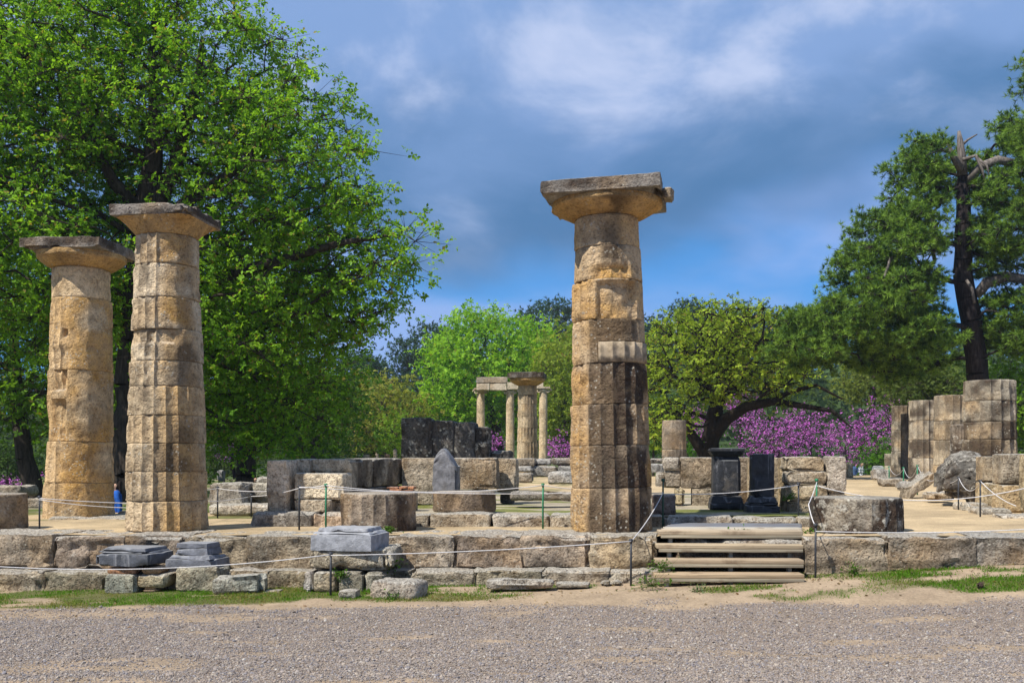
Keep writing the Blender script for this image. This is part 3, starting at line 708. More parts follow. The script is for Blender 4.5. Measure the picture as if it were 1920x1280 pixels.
# column B
def stB(k, TH, TZ, P3):
    n = fbm(P3, 2.0, 4, 7)
    if k == 4: return 0.8 * ang(TH, -1.9, 0.38, 0.2) * sstep(n + .2 * (1 - TZ), 0.40, 0.58)
    return 0.30 * sstep(n, .52, .68) * ang(TH, -1.4, .8)
def ocB(k, TH, TZ, P3):
    n = fbm(P3, 1.5, 3, 27); return (0.15 if k == 4 else 0.9) * (0.35 + 0.65 * ang(TH, -0.75, 0.9, .5)) * sstep(n, .22, .5)
def wornB(k, TH, TZ, P3):
    n = fbm(P3, 1.6, 2, 47); r_ = ang(TH, -0.8, 0.95, 0.15)
    return np.maximum(r_ * 0.95, (0.9 if k == 4 else 0.5) * sstep(n, .3, .6))
def chB(k, TH, TZ, P3):
    d = 0.012 * sstep(fbm(P3, 5, 2, 79), .5, .7)
    if k == 2: d = d + 0.10 * ang(TH, -2.0, 0.36, 0.07) * (0.5 + fbm(P3, 6, 2, 4)) * sstep(np.abs(TZ - .64), .05, .09) + 0.05 * ang(TH, -2.7, 0.3, .1) * (1 - sstep(TZ, .2, .6))
    if k == 1: d = d + 0.05 * ang(TH, -2.85, 0.35, 0.2) * (1 - 0 * TZ)
    if k == 3: d = d + 0.07 * ang(TH, -1.72, 0.085, 0.03) * sstep(TZ, .44, .47) * (1 - sstep(TZ, .53, .56)) + 0.045 * ang(TH, -1.9, .35, .1) * (1 - sstep(TZ, .25, .32))
    return d
profB = [(977, 65), (905, 62), (827, 59.5), (692, 56.5), (555, 53), (497, 51.5)]
build_column('doric_column', 'orange-tan column with a round cushion capital, farthest back of the three standing columns', 'column', 148, 19.0, 0.61, profB,
    [977, 905, 827, 692, 555, 497], -7, lambda k: (0.47, 0.35, 0.21), capital_maker(0, 0.28, 0.80, 1.58, 0.20, seed=37), stB, ocB, worn_fn=wornB, chips=chB, lean=0.012)

# ------------------------------------------------------------------ single drums and blocks of the front
def drum(name, label, px, D, zb, wpx, hgt, color, stain=0.5, mat='column', fl=0.05, nfl=20, cat='column drum', taper=1.0, r2=None, cell=0.05, chip=0.03, tiltx=0.0, drums=None, per=6, worn=None):
    R = wpx / 2 / (F / D); cat = 'column stump' if name.startswith('column_st') else cat
    hs = drums or [hgt]
    root = thing(name, label, cat, (gx(px, D), D, zb)) if len(hs) > 1 else None
    z = 0
    for k, h in enumerate(hs):
        sd = nseed()
        me, TH, TZ, P3 = flute_mesh(R * (1.02 - .01 * k), R * taper * (1.02 - .01 * (k + 1)), h - .006, nfl, fl, 0.010, chip, worn=worn, cell=cell, seed=sd, per=per, ends=0.014)
        paint(me, TH, TZ, P3, lambda a, b, c: stain * 1.3 * sstep(fbm(c, 1.8, 4, sd), 0.38, 0.60), lambda a, b, c: 0.14 * sstep(fbm(c, 1.4, 3, sd + 1), .45, .65))
        f = random.Random(sd).uniform(.88, 1.12)
        if root: obj('drum', me, M[mat], root, tuple(q * f for q in color), (0, 0, z))
        else:
            o = obj(name, me, M[mat], None, color, (gx(px, D), D, zb)); o.rotation_euler = (tiltx, 0, 0); tag(o, label, cat); return o
        z += h
    return root
drum('column_drum', 'broken dark drum on the stylobate behind the pale marble pedestal', 710, 14.85, 0.70, 140, 0.56, (0.24, 0.19, 0.14), 0.75, fl=0.06, chip=0.05)
drum('column_drum', 'wide black-lichened drum right of the wooden stairs', 1604, 13.95, 0.755, 168, 0.48, (0.23, 0.205, 0.165), 1.0, mat='boulder', fl=0.05, chip=0.05)
drum('column_drum', 'brown drum base cut off by the left edge of the picture', -22, 15.7, 0.655, 134, 0.56, (0.25, 0.19, 0.125), 0.5, fl=0.02, chip=0.04)
drum('column_drum', 'low brown drum lying before the pointed grey stele', 870, 16.6, 0.885, 118, 0.335, (0.25, 0.19, 0.135), 0.5, fl=0.02, chip=0.05)
block(None, 1222, 1267, 927, 966, 15.75, 0.5, (0.13, 0.10, 0.085), label='dark squared block just behind the tallest column', cat='stone block', name='stone_block', mat='darkstone', amp=0.008, r=0.03)
block(None, 80, 258, 971, 992, 18.0, 1.7, (0.30, 0.25, 0.18), label='cracked flat slab under the orange-tan column', cat='stone slab', name='stone_slab', r=0.06, amp=0.03, chip=0.09)

# ------------------------------------------------------------------ inner walls
zi = 0.88
wl = thing('cella_wall', 'stepped stone wall corner left of the pointed stele, two courses high', 'stone wall')
yw = 24.0                                              # this wall runs away from us
def wblock(parent, px, D, z0, z1, length, thick, yaw, color, **kw):
    me = stone_mesh((length, thick, z1 - z0), kw.pop('r', .035), kw.pop('amp', .012), kw.pop('chip', .06), kw.pop('cell', .06), **kw)
    a = math.radians(yaw)
    return obj('block', me, M[kw.get('mat', 'poros')] if False else M['poros'], parent, color, (gx(px, D), D, z0), a)
CW = (0.33, 0.27, 0.195)
wblock(wl, 530, 16.35, zi - .02, gz(862, 16.3), 0.34, 0.55, -9, (0.48, 0.40, 0.30), r=0.03, chip=.1)
for (p0, p1, D, y_t, y_b, dep, c) in [
    (549, 645, 16.15, 887, 936, 0.5, (0.54, 0.45, 0.32)), (549, 622, 16.1, 937, 964, 0.55, (0.52, 0.43, 0.31)), (623, 672, 16.3, 937, 962, 0.5, (0.48, 0.40, 0.29)),
    (549, 582, 16.5, 860, 887, 0.5, (0.46, 0.39, 0.29)), (582, 646, 16.52, 860, 887, 0.5, (0.52, 0.44, 0.32))]:
    block(wl, p0, p1, y_t, y_b, D, dep, c, yaw=-9, r=0.025)
# receding face from (640,16.5) to (752,19.6)
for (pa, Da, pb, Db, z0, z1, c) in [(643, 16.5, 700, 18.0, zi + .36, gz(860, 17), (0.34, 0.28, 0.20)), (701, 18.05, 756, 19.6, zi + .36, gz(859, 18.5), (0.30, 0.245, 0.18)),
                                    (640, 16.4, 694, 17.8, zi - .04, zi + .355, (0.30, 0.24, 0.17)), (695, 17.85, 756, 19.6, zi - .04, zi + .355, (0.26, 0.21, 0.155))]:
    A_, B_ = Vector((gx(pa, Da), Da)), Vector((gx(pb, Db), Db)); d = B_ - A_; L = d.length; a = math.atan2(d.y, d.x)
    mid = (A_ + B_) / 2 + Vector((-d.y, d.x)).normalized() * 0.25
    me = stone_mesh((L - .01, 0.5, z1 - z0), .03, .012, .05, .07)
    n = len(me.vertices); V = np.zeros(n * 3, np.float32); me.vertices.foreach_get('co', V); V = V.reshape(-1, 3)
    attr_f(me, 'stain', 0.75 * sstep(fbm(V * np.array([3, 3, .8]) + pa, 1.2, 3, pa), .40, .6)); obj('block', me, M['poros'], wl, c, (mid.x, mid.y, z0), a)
wb = thing('cella_wall', 'tall plain orthostat slabs behind the pointed grey stele', 'stone wall')
for (p0, p1, D, y_t, y_b, dep, c) in [(752, 848, 19.3, 858, 945, .45, (0.31, 0.26, 0.195)), (849, 931, 19.2, 858, 916, .5, (0.30, 0.25, 0.19)), (880, 912, 19.25, 917, 946, .4, (0.24, 0.2, 0.15)),
                                      (930, 968, 19.75, 859, 922, .5, (0.29, 0.245, 0.185)), (936, 962, 19.9, 923, 944, .4, (0.2, 0.17, 0.13))]:
    block(wb, p0, p1, y_t, y_b, D, dep, c, r=0.02, amp=0.008, chip=0.04)
wr = thing('cella_wall', 'broad orthostat slab with a notch behind the black pedestals', 'stone wall')
for (p0, p1, D, y_t, y_b, dep, c) in [(1243, 1275, 18.6, 857, 881, .45, (0.30, 0.26, 0.21)), (1230, 1246, 18.7, 885, 912, .4, (0.30, 0.265, 0.215)), (1246, 1277, 18.65, 882, 915, .45, (0.31, 0.26, 0.2)),
                                      (1277, 1342, 18.5, 857, 915, .45, (0.33, 0.265, 0.19)), (1298, 1342, 18.5, 915.6, 948, .45, (0.33, 0.27, 0.19)), (1266, 1284, 18.55, 915.6, 947, .35, (0.35, 0.29, 0.18)),
                                      (1342, 1406, 18.45, 857, 949, .45, (0.25, 0.205, 0.155)), (1406, 1462, 18.0, 857, 952, .5, (0.34, 0.27, 0.18))]:
    block(wr, p0, p1, y_t, y_b, D, dep, c, r=0.02, amp=0.008, chip=0.05)
ws = thing('stone_pier', 'pier of four stacked rough blocks right of the black pedestals', 'stone wall')
for (p0, p1, D, y_t, y_b, dep, c) in [(1471, 1546, 16.6, 856, 883, .5, (0.37, 0.31, 0.225)), (1473, 1549, 16.55, 884, 908, .5, (0.36, 0.30, 0.22)), (1474, 1551, 16.5, 909.5, 938, .5, (0.35, 0.285, 0.19)),
                                      (1476, 1530, 16.45, 938.5, 966, .45, (0.36, 0.29, 0.19)), (1464, 1478, 17.0, 857, 962, .4, (0.42, 0.32, 0.19)),
                                      (1551, 1588, 16.5, 855, 922, .45, (0.33, 0.28, 0.22)), (1551, 1588, 16.5, 922.5, 962, .45, (0.36, 0.28, 0.19))]:
    block(ws, p0, p1, y_t, y_b, D, dep, c, r=0.03, amp=0.012, chip=0.06)
wf_ = thing('rear_wall', 'low courses of grey blocks far inside, beneath the far Doric column', 'stone wall')
for (p0, p1, D, y_t, y_b, dep, c) in [(968, 1003, 24, 859, 873, .6, GREYTAN), (1003, 1033, 24.3, 860, 872, .6, GREY), (1033, 1085, 24.2, 858, 872, .6, GREY), (968, 998, 23.6, 873.5, 885, .6, GREY), (998, 1045, 24, 873.5, 894, .6, (0.2, 0.19, 0.17)),
                                      (1045, 1100, 24, 873.5, 890, .6, GREY), (964, 998, 22.6, 887, 905, .5, GREYTAN), (1218, 1244, 23.6, 859, 868, .6, GREY), (1218, 1246, 23.4, 869, 886, .6, GREY)]:
    block(wf_, p0, p1, y_t, y_b, D, dep, c, r=0.04, amp=0.012, chip=0.06)
block(None, 1026, 1085, 884, 908, 21.5, 0.7, GREY, label='pale fallen block on the grass left of the tallest column', cat='stone block', name='stone_block', r=.06, amp=.02, chip=.08)
block(None, 955, 1080, 922, 938, 18.2, 0.5, (0.24, 0.21, 0.17), label='low dark kerb stone half sunk in the inner grass', cat='stone block', name='stone_block', r=.05, amp=.02, chip=.08)

# dark ruin wall behind
dw = thing('dark_wall', 'tall black lichened wall blocks in front of the bright green tree', 'stone wall')
for (p0, p1, D, y_t, y_b, dep, c) in [(751, 808, 25.0, 783, 900, .8, (0.085, 0.078, 0.07)), (807, 851, 25.03, 788, 900, .8, (0.06, 0.055, 0.05)), (850, 890, 25.0, 791, 900, .8, (0.07, 0.064, 0.058)), (889, 916, 25.05, 800, 900, .7, (0.055, 0.05, 0.046)), (916, 957, 25.3, 844, 900, .7, (0.08, 0.076, 0.072))]:
    block(dw, p0, p1, y_t, y_b, D, dep, c, mat='darkstone', r=.05, amp=.012, chip=.06)

# ------------------------------------------------------------------ stele, pedestals
def stele_shape(p, V, h):
    t = (p[:, 2] + h[2]) / (2 * h[2]); x = p[:, 0] / h[0]
    cut = np.clip((np.abs(x + 0.2) ** 1.5 * 0.30 + 0.05 * fbm(p + 3.3, 9.0, 2, 5)) * sstep(t, 0.55, 1.0), 0, 1)
    p[:, 2] -= cut * 2 * h[2] * 0.95 * sstep(t, .5, 1)
    p[:, 0] *= 1 - 0.10 * sstep(t, .6, 1); return p
block(None, 809, 858, 838, 946, 18.2, 0.36, (0.15, 0.147, 0.155), mat='marble', label='grey streaked stone stele with a broken pointed top', cat='stele', name='stele', r=.03, amp=.018, chip=.08, cell=.035, shape=stele_shape, strata=.004)

def pedestal(name, label, px, D, zb, tiers, color, yaw=-7.0, dpt=None):
    """tiers: (bottom width, top width, height) from the foot up"""
    t = thing(name, label, 'pedestal', (gx(px, D), D, zb), math.radians(yaw)); z = 0
    for (nm, w0, w1, h) in tiers:
        k = w1 / w0
        def shp(p, V, hh, k=k):
            f = 1 + (k - 1) * (V[:, 2] + 1) / 2; p[:, 0] *= f; p[:, 1] *= f; return p
        me = stone_mesh((w0, w0 * (dpt or 1.0), h), min(.010, h * .2), .006, .05, .035, shape=shp, strata=0.0)
        obj(nm, me, M['marble'], t, color, (0, 0, z)); z += h - 0.001
    return t
s_ = lambda px, D: px / (F / D)
pedestal('pedestal', 'black stone pedestal with flaring cap before the orthostat wall', 1361, 17.55, 0.87, [('plinth', .58, .57, .12), ('base_moulding', .57, .49, .12), ('shaft', .475, .47, .69), ('cap_moulding', .48, .60, .09), ('cap', .61, .61, .055)], (0.024, 0.025, 0.029))
pedestal('pedestal', 'black stone pillar with stepped foot and no cap', 1428, 16.6, 0.87, [('plinth', .545, .54, .12), ('base_moulding', .53, .46, .05), ('base_moulding', .47, .385, .10), ('shaft', .375, .365, .70)], (0.027, 0.027, 0.031))
pedestal('pedestal', 'pale grey marble pedestal block on a rough boulder before the steps', 657, 13.05, 0.585, [('plinth', .84, .84, .21), ('moulding', .80, .74, .035), ('moulding', .70, .66, .05)], (0.26, 0.265, 0.285), -14, 0.75)
block(None, 570, 735, 1029, 1072, 12.75, 0.85, (0.30, 0.265, 0.20), label='rough pitted boulder slab under the pale marble pedestal', cat='boulder', name='boulder', r=.11, amp=.035, chip=.11, cell=.05)
pb = thing('rubble_support', 'row of small upright blocks under the pitted boulder slab', 'stone block')
for (p0, p1, D, y_t, y_b, c) in [(566, 587, 12.75, 1071, 1112, GREY), (587, 631, 12.7, 1072, 1113, (0.27, 0.24, 0.18)), (632, 681, 12.7, 1072, 1114, (0.27, 0.24, 0.18)), (682, 722, 12.72, 1072, 1114, (0.25, 0.23, 0.18))]:
    block(pb, p0, p1, y_t, y_b, D, .5, c, yaw=-4, r=.05, amp=.015)
pedestal('pedestal', 'flat black marble base with moulded top, nearest the picture\'s left edge', 252, 13.55, 0.335, [('plinth', .80, .80, .165), ('moulding', .74, .70, .03), ('moulding', .68, .64, .045)], (0.075, 0.08, 0.095), -12, .8)
pedestal('pedestal', 'grey-black stepped marble base between the flat black base and the grass block', 372, 13.5, 0.315, [('plinth', .68, .67, .11), ('base_moulding', .62, .55, .055), ('shaft', .50, .455, .09), ('cap', .46, .45, .07)], (0.12, 0.125, 0.145), -12, .8)
sup = thing('rubble_support', 'brick and stone packing under the flat black marble base', 'stone block')
for (p0, p1, D, y_t, y_b, c, mt) in [(198, 258, 13.28, 1064, 1076, (0.33, 0.17, 0.09), 'brick'), (262, 300, 13.28, 1064, 1077, (0.33, 0.2, 0.11), 'brick'), (194, 255, 13.2, 1077, 1112, (0.24, 0.24, 0.19), 'poros'), (256, 311, 13.2, 1078, 1101, (0.29, 0.26, 0.18), 'poros'), (262, 294, 13.22, 1102, 1112, (0.3, 0.2, 0.12), 'brick')]:
    block(sup, p0, p1, y_t, y_b, D, .36, c, mat=mt, yaw=-4, r=.035, amp=.012)
block(None, 325, 412, 1063, 1113, 13.15, 0.42, (0.29, 0.265, 0.195), label='squat rough block under the stepped marble base', cat='stone block', name='stone_block', yaw=-6, r=.05, amp=.015)
block(None, 398, 494, 1081, 1114, 12.85, 0.36, (0.30, 0.30, 0.25), label='grey-green block lying in the grass with a broken end', cat='stone block', name='stone_block', yaw=4, r=.04, amp=.015, chip=.1, top_slope=.02)
block(None, 687, 784, 1089, 1132, 12.0, 0.42, (0.27, 0.235, 0.19), label='loose squared boulder on the grass in front of the pitted slab', cat='boulder', name='boulder', yaw=-18, r=.07, amp=.02, chip=.06)
block(None, 632, 669, 1106, 1124, 12.1, 0.2, (0.33, 0.31, 0.26), label='small pale stone beside the black rope post in the grass', cat='stone', name='field_stone', r=.05, amp=.02)
block(None, 910, 1040, 1088, 1104, 12.2, 0.3, (0.33, 0.30, 0.25), label='long thin slab lying in the grass below the steps', cat='stone slab', name='stone_slab', yaw=-3, r=.05, amp=.02, chip=.06)
block(None, 1042, 1104, 1094, 1102, 12.3, 0.25, (0.36, 0.32, 0.25), label='thin broken sliver beside the long thin slab', cat='stone slab', name='stone_slab', r=.03, amp=.015)
for k, (p0, p1, a, b, lab) in enumerate([(1126, 1148, 1090, 1099, 'small flat stone in the dust left of the low rope post'), (1148, 1166, 1088, 1099, 'small upright stone in the dust next to the low rope post'), (490, 530, 1106, 1114, 'flat pale stone in the grass right of the grey-green block'), (600, 690, 1120, 1127, 'thin flat stone sunk at the gravel edge')]):
    block(None, p0, p1, a, b, 12.5 if k < 2 else 12.9 - .5 * (k == 3), .2, (0.33, 0.29, 0.22), label=lab, cat='stone', name='field_stone', r=.03, amp=.015)
# thin bricks
bk = thing('brick_stack', 'few thin red bricks lying on a ledge against the inner wall', 'bricks')
for k, (p0, p1, a, b) in enumerate([(724, 746, 912.5, 916), (747, 763, 911, 916), (764, 776, 911.5, 917), (730, 752, 916.5, 919.5), (753, 775, 917.5, 920.5)]):
    block(bk, p0, p1, a, b, 17.4, .22, (0.36, 0.16, 0.085), mat='brick', name='brick', r=.008, amp=.003, chip=.01, cell=.05)
block(None, 726, 777, 921, 962, 17.4, .35, (0.33, 0.28, 0.21), label='ledge block carrying thin red bricks', cat='stone block', name='stone_block')

# ------------------------------------------------------------------ left background stones
block(None, 388, 456, 905, 950, 19.4, .8, (0.30, 0.27, 0.22), label='pale weathered cube of stone right of the grey and tan column', cat='stone block', name='stone_block', r=.07, amp=.02, chip=.07)
block(None, 386, 512, 946, 966, 18.8, .8, (0.36, 0.32, 0.26), label='long low slab in front of the pale stone cube', cat='stone slab', name='stone_slab', r=.06, amp=.02)
block(None, 462, 514, 895, 945, 19.8, .7, (0.32, 0.29, 0.23), label='rounded boulder left of the stepped wall corner', cat='boulder', name='boulder', r=.22, amp=.04, chip=.1)
block(None, 42, 84, 934, 952, 26, .8, (0.25, 0.24, 0.22), label='grey slab in shade beyond the left drum', cat='stone slab', name='stone_slab', r=.04)
block(None, 40, 62, 962, 985, 20.5, .5, (0.12, 0.11, 0.09), label='dark mossy stone low behind the left drum', cat='stone', name='field_stone', r=.12, amp=.03)
block(None, -10, 40, 911, 930, 30, 1.0, (0.28, 0.25, 0.21), label='heap of flat stones far behind the left drum', cat='stone pile', name='stone_pile', r=.1, amp=.05)
block(None, 212, 246, 960, 985, 19.9, 1.0, (0.34, 0.31, 0.26), label='pale boulder between the two left columns', cat='boulder', name='boulder', r=.12, amp=.03, chip=.08)
block(None, 405, 418, 881, 903, 40, .35, (0.25, 0.24, 0.23), label='small round-topped gravestone under the dark trees', cat='gravestone', name='gravestone', r=.12, amp=.01, mat='marble')

# ------------------------------------------------------------------ right flank
zr = 0.78
lowworn = lambda TH, TZ, P3: 0.45 * sstep(fbm(P3, 1.5, 2, 71), 0.48, 0.70)
CR = (0.32, 0.275, 0.205)
CR = (0.27, 0.235, 0.18)
drum('column_stump', 'tallest fluted column stump in the row right of the sandy path', 1855, 24.0, zr - .05, 95, 0, CR, 0.7, fl=.11, nfl=16, drums=[.60, .47, .40, .42, .50, .50], cell=.07, worn=lowworn)
drum('column_stump', 'second fluted stump in the right-hand row, pale in front', 1786, 32.0, zr - .05, 66, 0, (0.35, 0.29, 0.205), 0.5, fl=.11, nfl=16, drums=[.78, .8, .62, .82], cell=.09, worn=lowworn)
drum('column_stump', 'third fluted stump in the right-hand row, dark on its right side', 1731, 39.0, zr - .05, 52, 0, (0.29, 0.25, 0.19), 0.7, fl=.11, nfl=16, drums=[1.0, .7, .75, .80], cell=.1, worn=lowworn)
drum('column_stump', 'fourth fluted stump at the far end of the right-hand row', 1693, 48.0, zr - .05, 41, 0, (0.28, 0.25, 0.2), 0.6, fl=.11, nfl=16, drums=[1.3, 1.0, 1.2], cell=.12, worn=lowworn)
drum('column_stump', 'short low stump ending the right-hand row by the far path', 1669, 50.0, zr - .05, 20, 0, (0.30, 0.27, 0.21), 0.5, fl=.05, drums=[.6, .6], cell=.12)
drum('column_drum', 'dark worn drum standing between the tallest and the second stump', 1800, 27.5, zr - .05, 34, 1.95, (0.17, 0.155, 0.135), 0.8, fl=.05, mat='boulder', cell=.08)
drum('column_drum', 'dark grey drum shaft in front of the fourth stump', 1700, 44.0, zr - .05, 21, 2.95, (0.17, 0.155, 0.14), 0.7, fl=.04, cell=.12)
def lean_shape(p, V, h):
    p[:, 2] += 0.62 * p[:, 0]; return p
block(None, 1703, 1757, 898, 922, 24.0, .5, (0.27, 0.225, 0.165), label='weathered split slab leaning at an angle beside the sandy path', cat='stone slab', name='stone_slab', yaw=10, r=.07, amp=.04, chip=.12, cell=.05, shape=lean_shape)
def boulder_shape(p, V, h):
    x = p[:, 0] / h[0]; p[:, 2] += -0.35 * h[2] * (x < 0) * np.abs(x) ** 1.5 * (V[:, 2] > 0) + 0.25 * h[2] * (V[:, 2] < 0) * (x < .2); return p
block(None, 1762, 1856, 848, 946, 20.0, 1.2, (0.125, 0.115, 0.10), mat='boulder', label='huge dark grey boulder spotted with white lichen', cat='boulder', name='boulder', yaw=-20, r=.34, amp=.07, chip=.14, cell=.045, shape=boulder_shape, strata=.012)
rb = thing('flank_wall', 'upright warm stone blocks cut off by the right edge beside the lichened boulder', 'stone wall')
for (p0, p1, D, y_t, y_b, c) in [(1848, 1882, 18.9, 855, 904, (0.30, 0.25, 0.18)), (1849, 1884, 18.85, 904.6, 952, (0.42, 0.33, 0.2)), (1882, 1935, 17.9, 851, 909, (0.32, 0.27, 0.2)), (1881, 1935, 17.85, 909.6, 966, (0.42, 0.335, 0.21)), (1936, 2010, 17.0, 850, 972, (0.4, 0.32, 0.2))]:
    block(rb, p0, p1, y_t, y_b, D, .6, c, r=.03, amp=.016)
kr = thing('path_kerb', 'broken kerb stones along the right side of the sandy path', 'kerb')
for (p0, p1, D, y_t, y_b, c) in [(1808, 1862, 18.6, 944, 962, K1), (1840, 1900, 17.4, 954, 972, K1), (1885, 1960, 16.2, 966, 992, (0.36, 0.31, 0.24)), (1745, 1790, 21.5, 923, 938, GREYTAN), (1655, 1700, 33, 897, 911, GREYTAN), (1690, 1722, 29, 903, 918, GREY), (1640, 1670, 40, 880, 898, GREY)]:
    block(kr, p0, p1, y_t, y_b, D, .7, c, name='kerb_stone', r=.07, amp=.025, chip=.09)
block(None, 1637, 1660, 873, 897, 50, .5, (0.28, 0.29, 0.31), mat='marble', label='grey trapezoid slab standing at the end of the sandy path', cat='stone slab', name='stone_slab', r=.05, amp=.01, taper=.25)
block(None, 1588, 1600, 868, 897, 46, .5, (0.34, 0.3, 0.22), label='narrow post stone beside the visitors at the path end', cat='stone', name='post_stone', r=.05, amp=.02)

# ------------------------------------------------------------------ far ruins
drum('column_stump', 'lone speckled stump on a round base left of the oak trunk', 1264, 44.0, 0.7, 46, 0, (0.27, 0.23, 0.18), 0.5, fl=.03, drums=[1.05, .35, 1.28], cell=.1, nfl=20)
D2 = 57.0; s2 = F / D2
def farcap(t, z, r, s, yaw):
    capital_maker(0, 0.40, 1.0, 2.05, 0.32, seed=51)(t, z, r, s, yaw)
build_column('doric_column', 'far Doric column standing among the slim Ionic columns', 'column', 989, D2, 0.75, [(900, 21), (860, 20), (790, 19), (722, 17)], [888, 850, 828, 802, 781, 757, 739, 722], -7,
    lambda k: (0.43, 0.345, 0.23), farcap, lambda k, a, b, c: 0.6 * ang(a, -1.2, .7) * sstep(fbm(c, .8, 3, k), .42, .6), lambda k, a, b, c: 0.12 + 0 * a, cell=.15, per=6)
D3 = 64.0; s3 = F / D3
ro = thing('round_temple_ruin', 'three slim Ionic columns carrying a piece of curved entablature', 'ruin', (gx(955, D3), D3, -0.2))
bx0 = gx(955, D3)
for (px, D_, yt) in [(901.5, D3 + .8, 738), (956.5, D3, 738), (1018.5, D3 - .5, 736)]:
    s_c = F / D_; R = 8.6 / s_c; H = gz(yt, D_) + .2
    me, TH, TZ, P3 = flute_mesh(R * 1.06, R * .93, H * .45, 20, .09, .003, .008, cell=.3, per=4, ends=.01)
    paint(me, TH, TZ, P3, None, lambda a, b, c: .25 * sstep(fbm(c, .7, 3, 2), .4, .6))
    o = obj('shaft', me, M['column'], ro, (0.53, 0.41, 0.26), (gx(px, D_) - bx0, D_ - D3, 0))
    me, TH, TZ, P3 = flute_mesh(R * .94, R * .86, H * .55, 20, .09, .003, .008, cell=.3, per=4, ends=.01)
    obj('drum', me, M['column'], o, (0.54, 0.42, 0.27), (0, 0, H * .45))
    cp = obj('capital', lathe_mesh([(R * .86, 0), (R * .9, .05), (R * 1.1, .12), (R * 1.15, .16), (R * 1.0, .2)], 24, .003), M['column'], ro, (0.5, 0.42, 0.31), (gx(px, D_) - bx0, D_ - D3, H))
    for sx in (-1, 1):                                     # volutes
        pts = [(math.cos(a) * (.20 - .022 * a / 1.0) + 0, -.0, math.sin(a) * (.20 - .022 * a)) for a in np.linspace(0, 7.0, 26)]
        V_, Q_, T_ = path_tube([(sx * p[0] + sx * R * 1.05, -R * .8, p[2] + .10) for p in pts], .045, 6)
        obj('volute', mesh_np('volute', V_, Q_, T_, True), M['column'], cp, (0.52, 0.44, 0.32))
    me = stone_mesh((R * 2.9, R * 2.5, .12), .01, .003, .01, .2); obj('abacus', me, M['column'], cp, (0.45, 0.38, 0.29), (0, 0, .25))
for (p0, p1, y_t, y_b, c, nm) in [(893, 918, 718, 731, (0.50, 0.43, 0.33), 'architrave'), (918.4, 950, 718, 731, (0.50, 0.42, 0.31), 'architrave'), (950.4, 972, 716, 730, (0.5, 0.42, 0.3), 'architrave'), (1003, 1019, 714, 730, (0.5, 0.43, 0.32), 'architrave'), (893, 952, 706, 717.5, (0.33, 0.28, 0.22), 'cornice')]:
    block(ro, p0, p1, y_t, y_b, D3 - .45, .9, c, mat='column', name=nm, r=.03, amp=.012, chip=.06, cell=.2, yaw=0)
for k, (px, wd, yt, lab) in enumerate([(707, 6, 843, 'thin far column stub under the olive bush, nearer the big tree'), (741, 7, 842, 'thin far column stub beside the black wall'), (686, 14, 852, 'low wide far stub nearest the big tree'), (726, 10, 851, 'low reddish far stub between two thin stubs'), (672, 8, 852, 'tiny grey far stub at the shade edge')]):
    drum('column_stub', lab, px, 62, -.2, wd, gz(yt, 62) + .2, (0.33, 0.28, 0.22) if k != 3 else (.3, .19, .14), .3, fl=.05, nfl=12, cell=.3, per=4)
# ------------------------------------------------------------------ wooden stairs
W1 = (0.40, 0.33, 0.235); W2 = (0.30, 0.25, 0.18)
st = thing('wooden_stairs', 'weathered grey timber steps with open risers leading onto the temple floor', 'stairs')
yawS = math.radians(-2.0)
def plank(px0, px1, D, zc, dy, dz, color, name='tread'):
    wd = (px1 - px0) / F * D
    o = obj(name, bx((wd, dy, dz)), M['wood'], st, color, (gx((px0 + px1) / 2, D), D + dy / 2, zc)); o.rotation_euler = (0, 0, yawS); return o
rows = [(1229, 1508, 12.30, 1076), (1231, 1507, 12.58, 1049), (1233, 1506, 12.86, 1021), (1237, 1505, 13.14, 995)]
for k, (p0, p1, D, yt) in enumerate(rows):
    zt = gz(yt, D)
    plank(p0, p1, D, zt - .027, .27, .054, [(0.36, 0.265, 0.165), (0.33, 0.25, 0.165), (0.37, 0.29, 0.19), (0.38, 0.30, 0.205)][k], 'tread')
    plank(p0 + 3, p1 - 1, D - .003, zt - .055 - .022, .04, .042, (0.29, 0.25, 0.18), 'riser_board')
zt = gz(995, 13.14)
for k in range(6):
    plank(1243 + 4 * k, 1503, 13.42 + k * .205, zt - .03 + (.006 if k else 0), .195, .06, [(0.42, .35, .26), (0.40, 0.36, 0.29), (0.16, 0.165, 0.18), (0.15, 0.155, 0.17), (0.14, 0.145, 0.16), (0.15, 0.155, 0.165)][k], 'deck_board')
for k, (p0, p1, D, yt) in enumerate(rows):
    z1 = gz(yt, D) - .056; z0 = float(wall_ground(gx(1360, D))) - .1 if k == 0 else gz(rows[k - 1][3], D) - .02
    for px in (1257 - (3 - k) * 2 if k else 1250, 1370, 1480):
        o = obj('support_post', bx((.05, .09, z1 - z0)), M['wood'], st, (0.33, 0.31, 0.25), (gx(px, D + .1), D + .12, (z0 + z1) / 2)); o.rotation_euler = (0, 0, yawS)

# ------------------------------------------------------------------ rope barrier
POST = {}
def post(key, label, px, y_t, z0, D, color, rad=0.014):
    zt = gz(y_t, D); t = thing('rope_post', label, 'post', (gx(px, D), D, z0), 0, 'rope barrier posts')
    h = zt - z0
    V, Q, T = path_tube([(0, 0, -.08), (0, 0, h * .5), (0.003, 0, h)], rad, 8); obj('rod', mesh_np('rod', V, Q, T, True), M['metal'], t, color)
    V, Q, T = path_tube([(0, 0, h - .035), (0, 0, h - .03), (0, 0, h + .004), (0, 0, h + .01)], [rad * 1.3, rad * 1.9, rad * 1.9, rad], 8); obj('cap', mesh_np('cap', V, Q, T, True), M['metal'], t, color)
    POST[key] = Vector((gx(px, D), D, zt)); return t
BLK = (0.035, 0.037, 0.042); GRN = (0.02, 0.16, 0.075)
post('p1', 'black post by the foot of the orange-tan column', 74, 930, 0.66, 15.4, BLK)
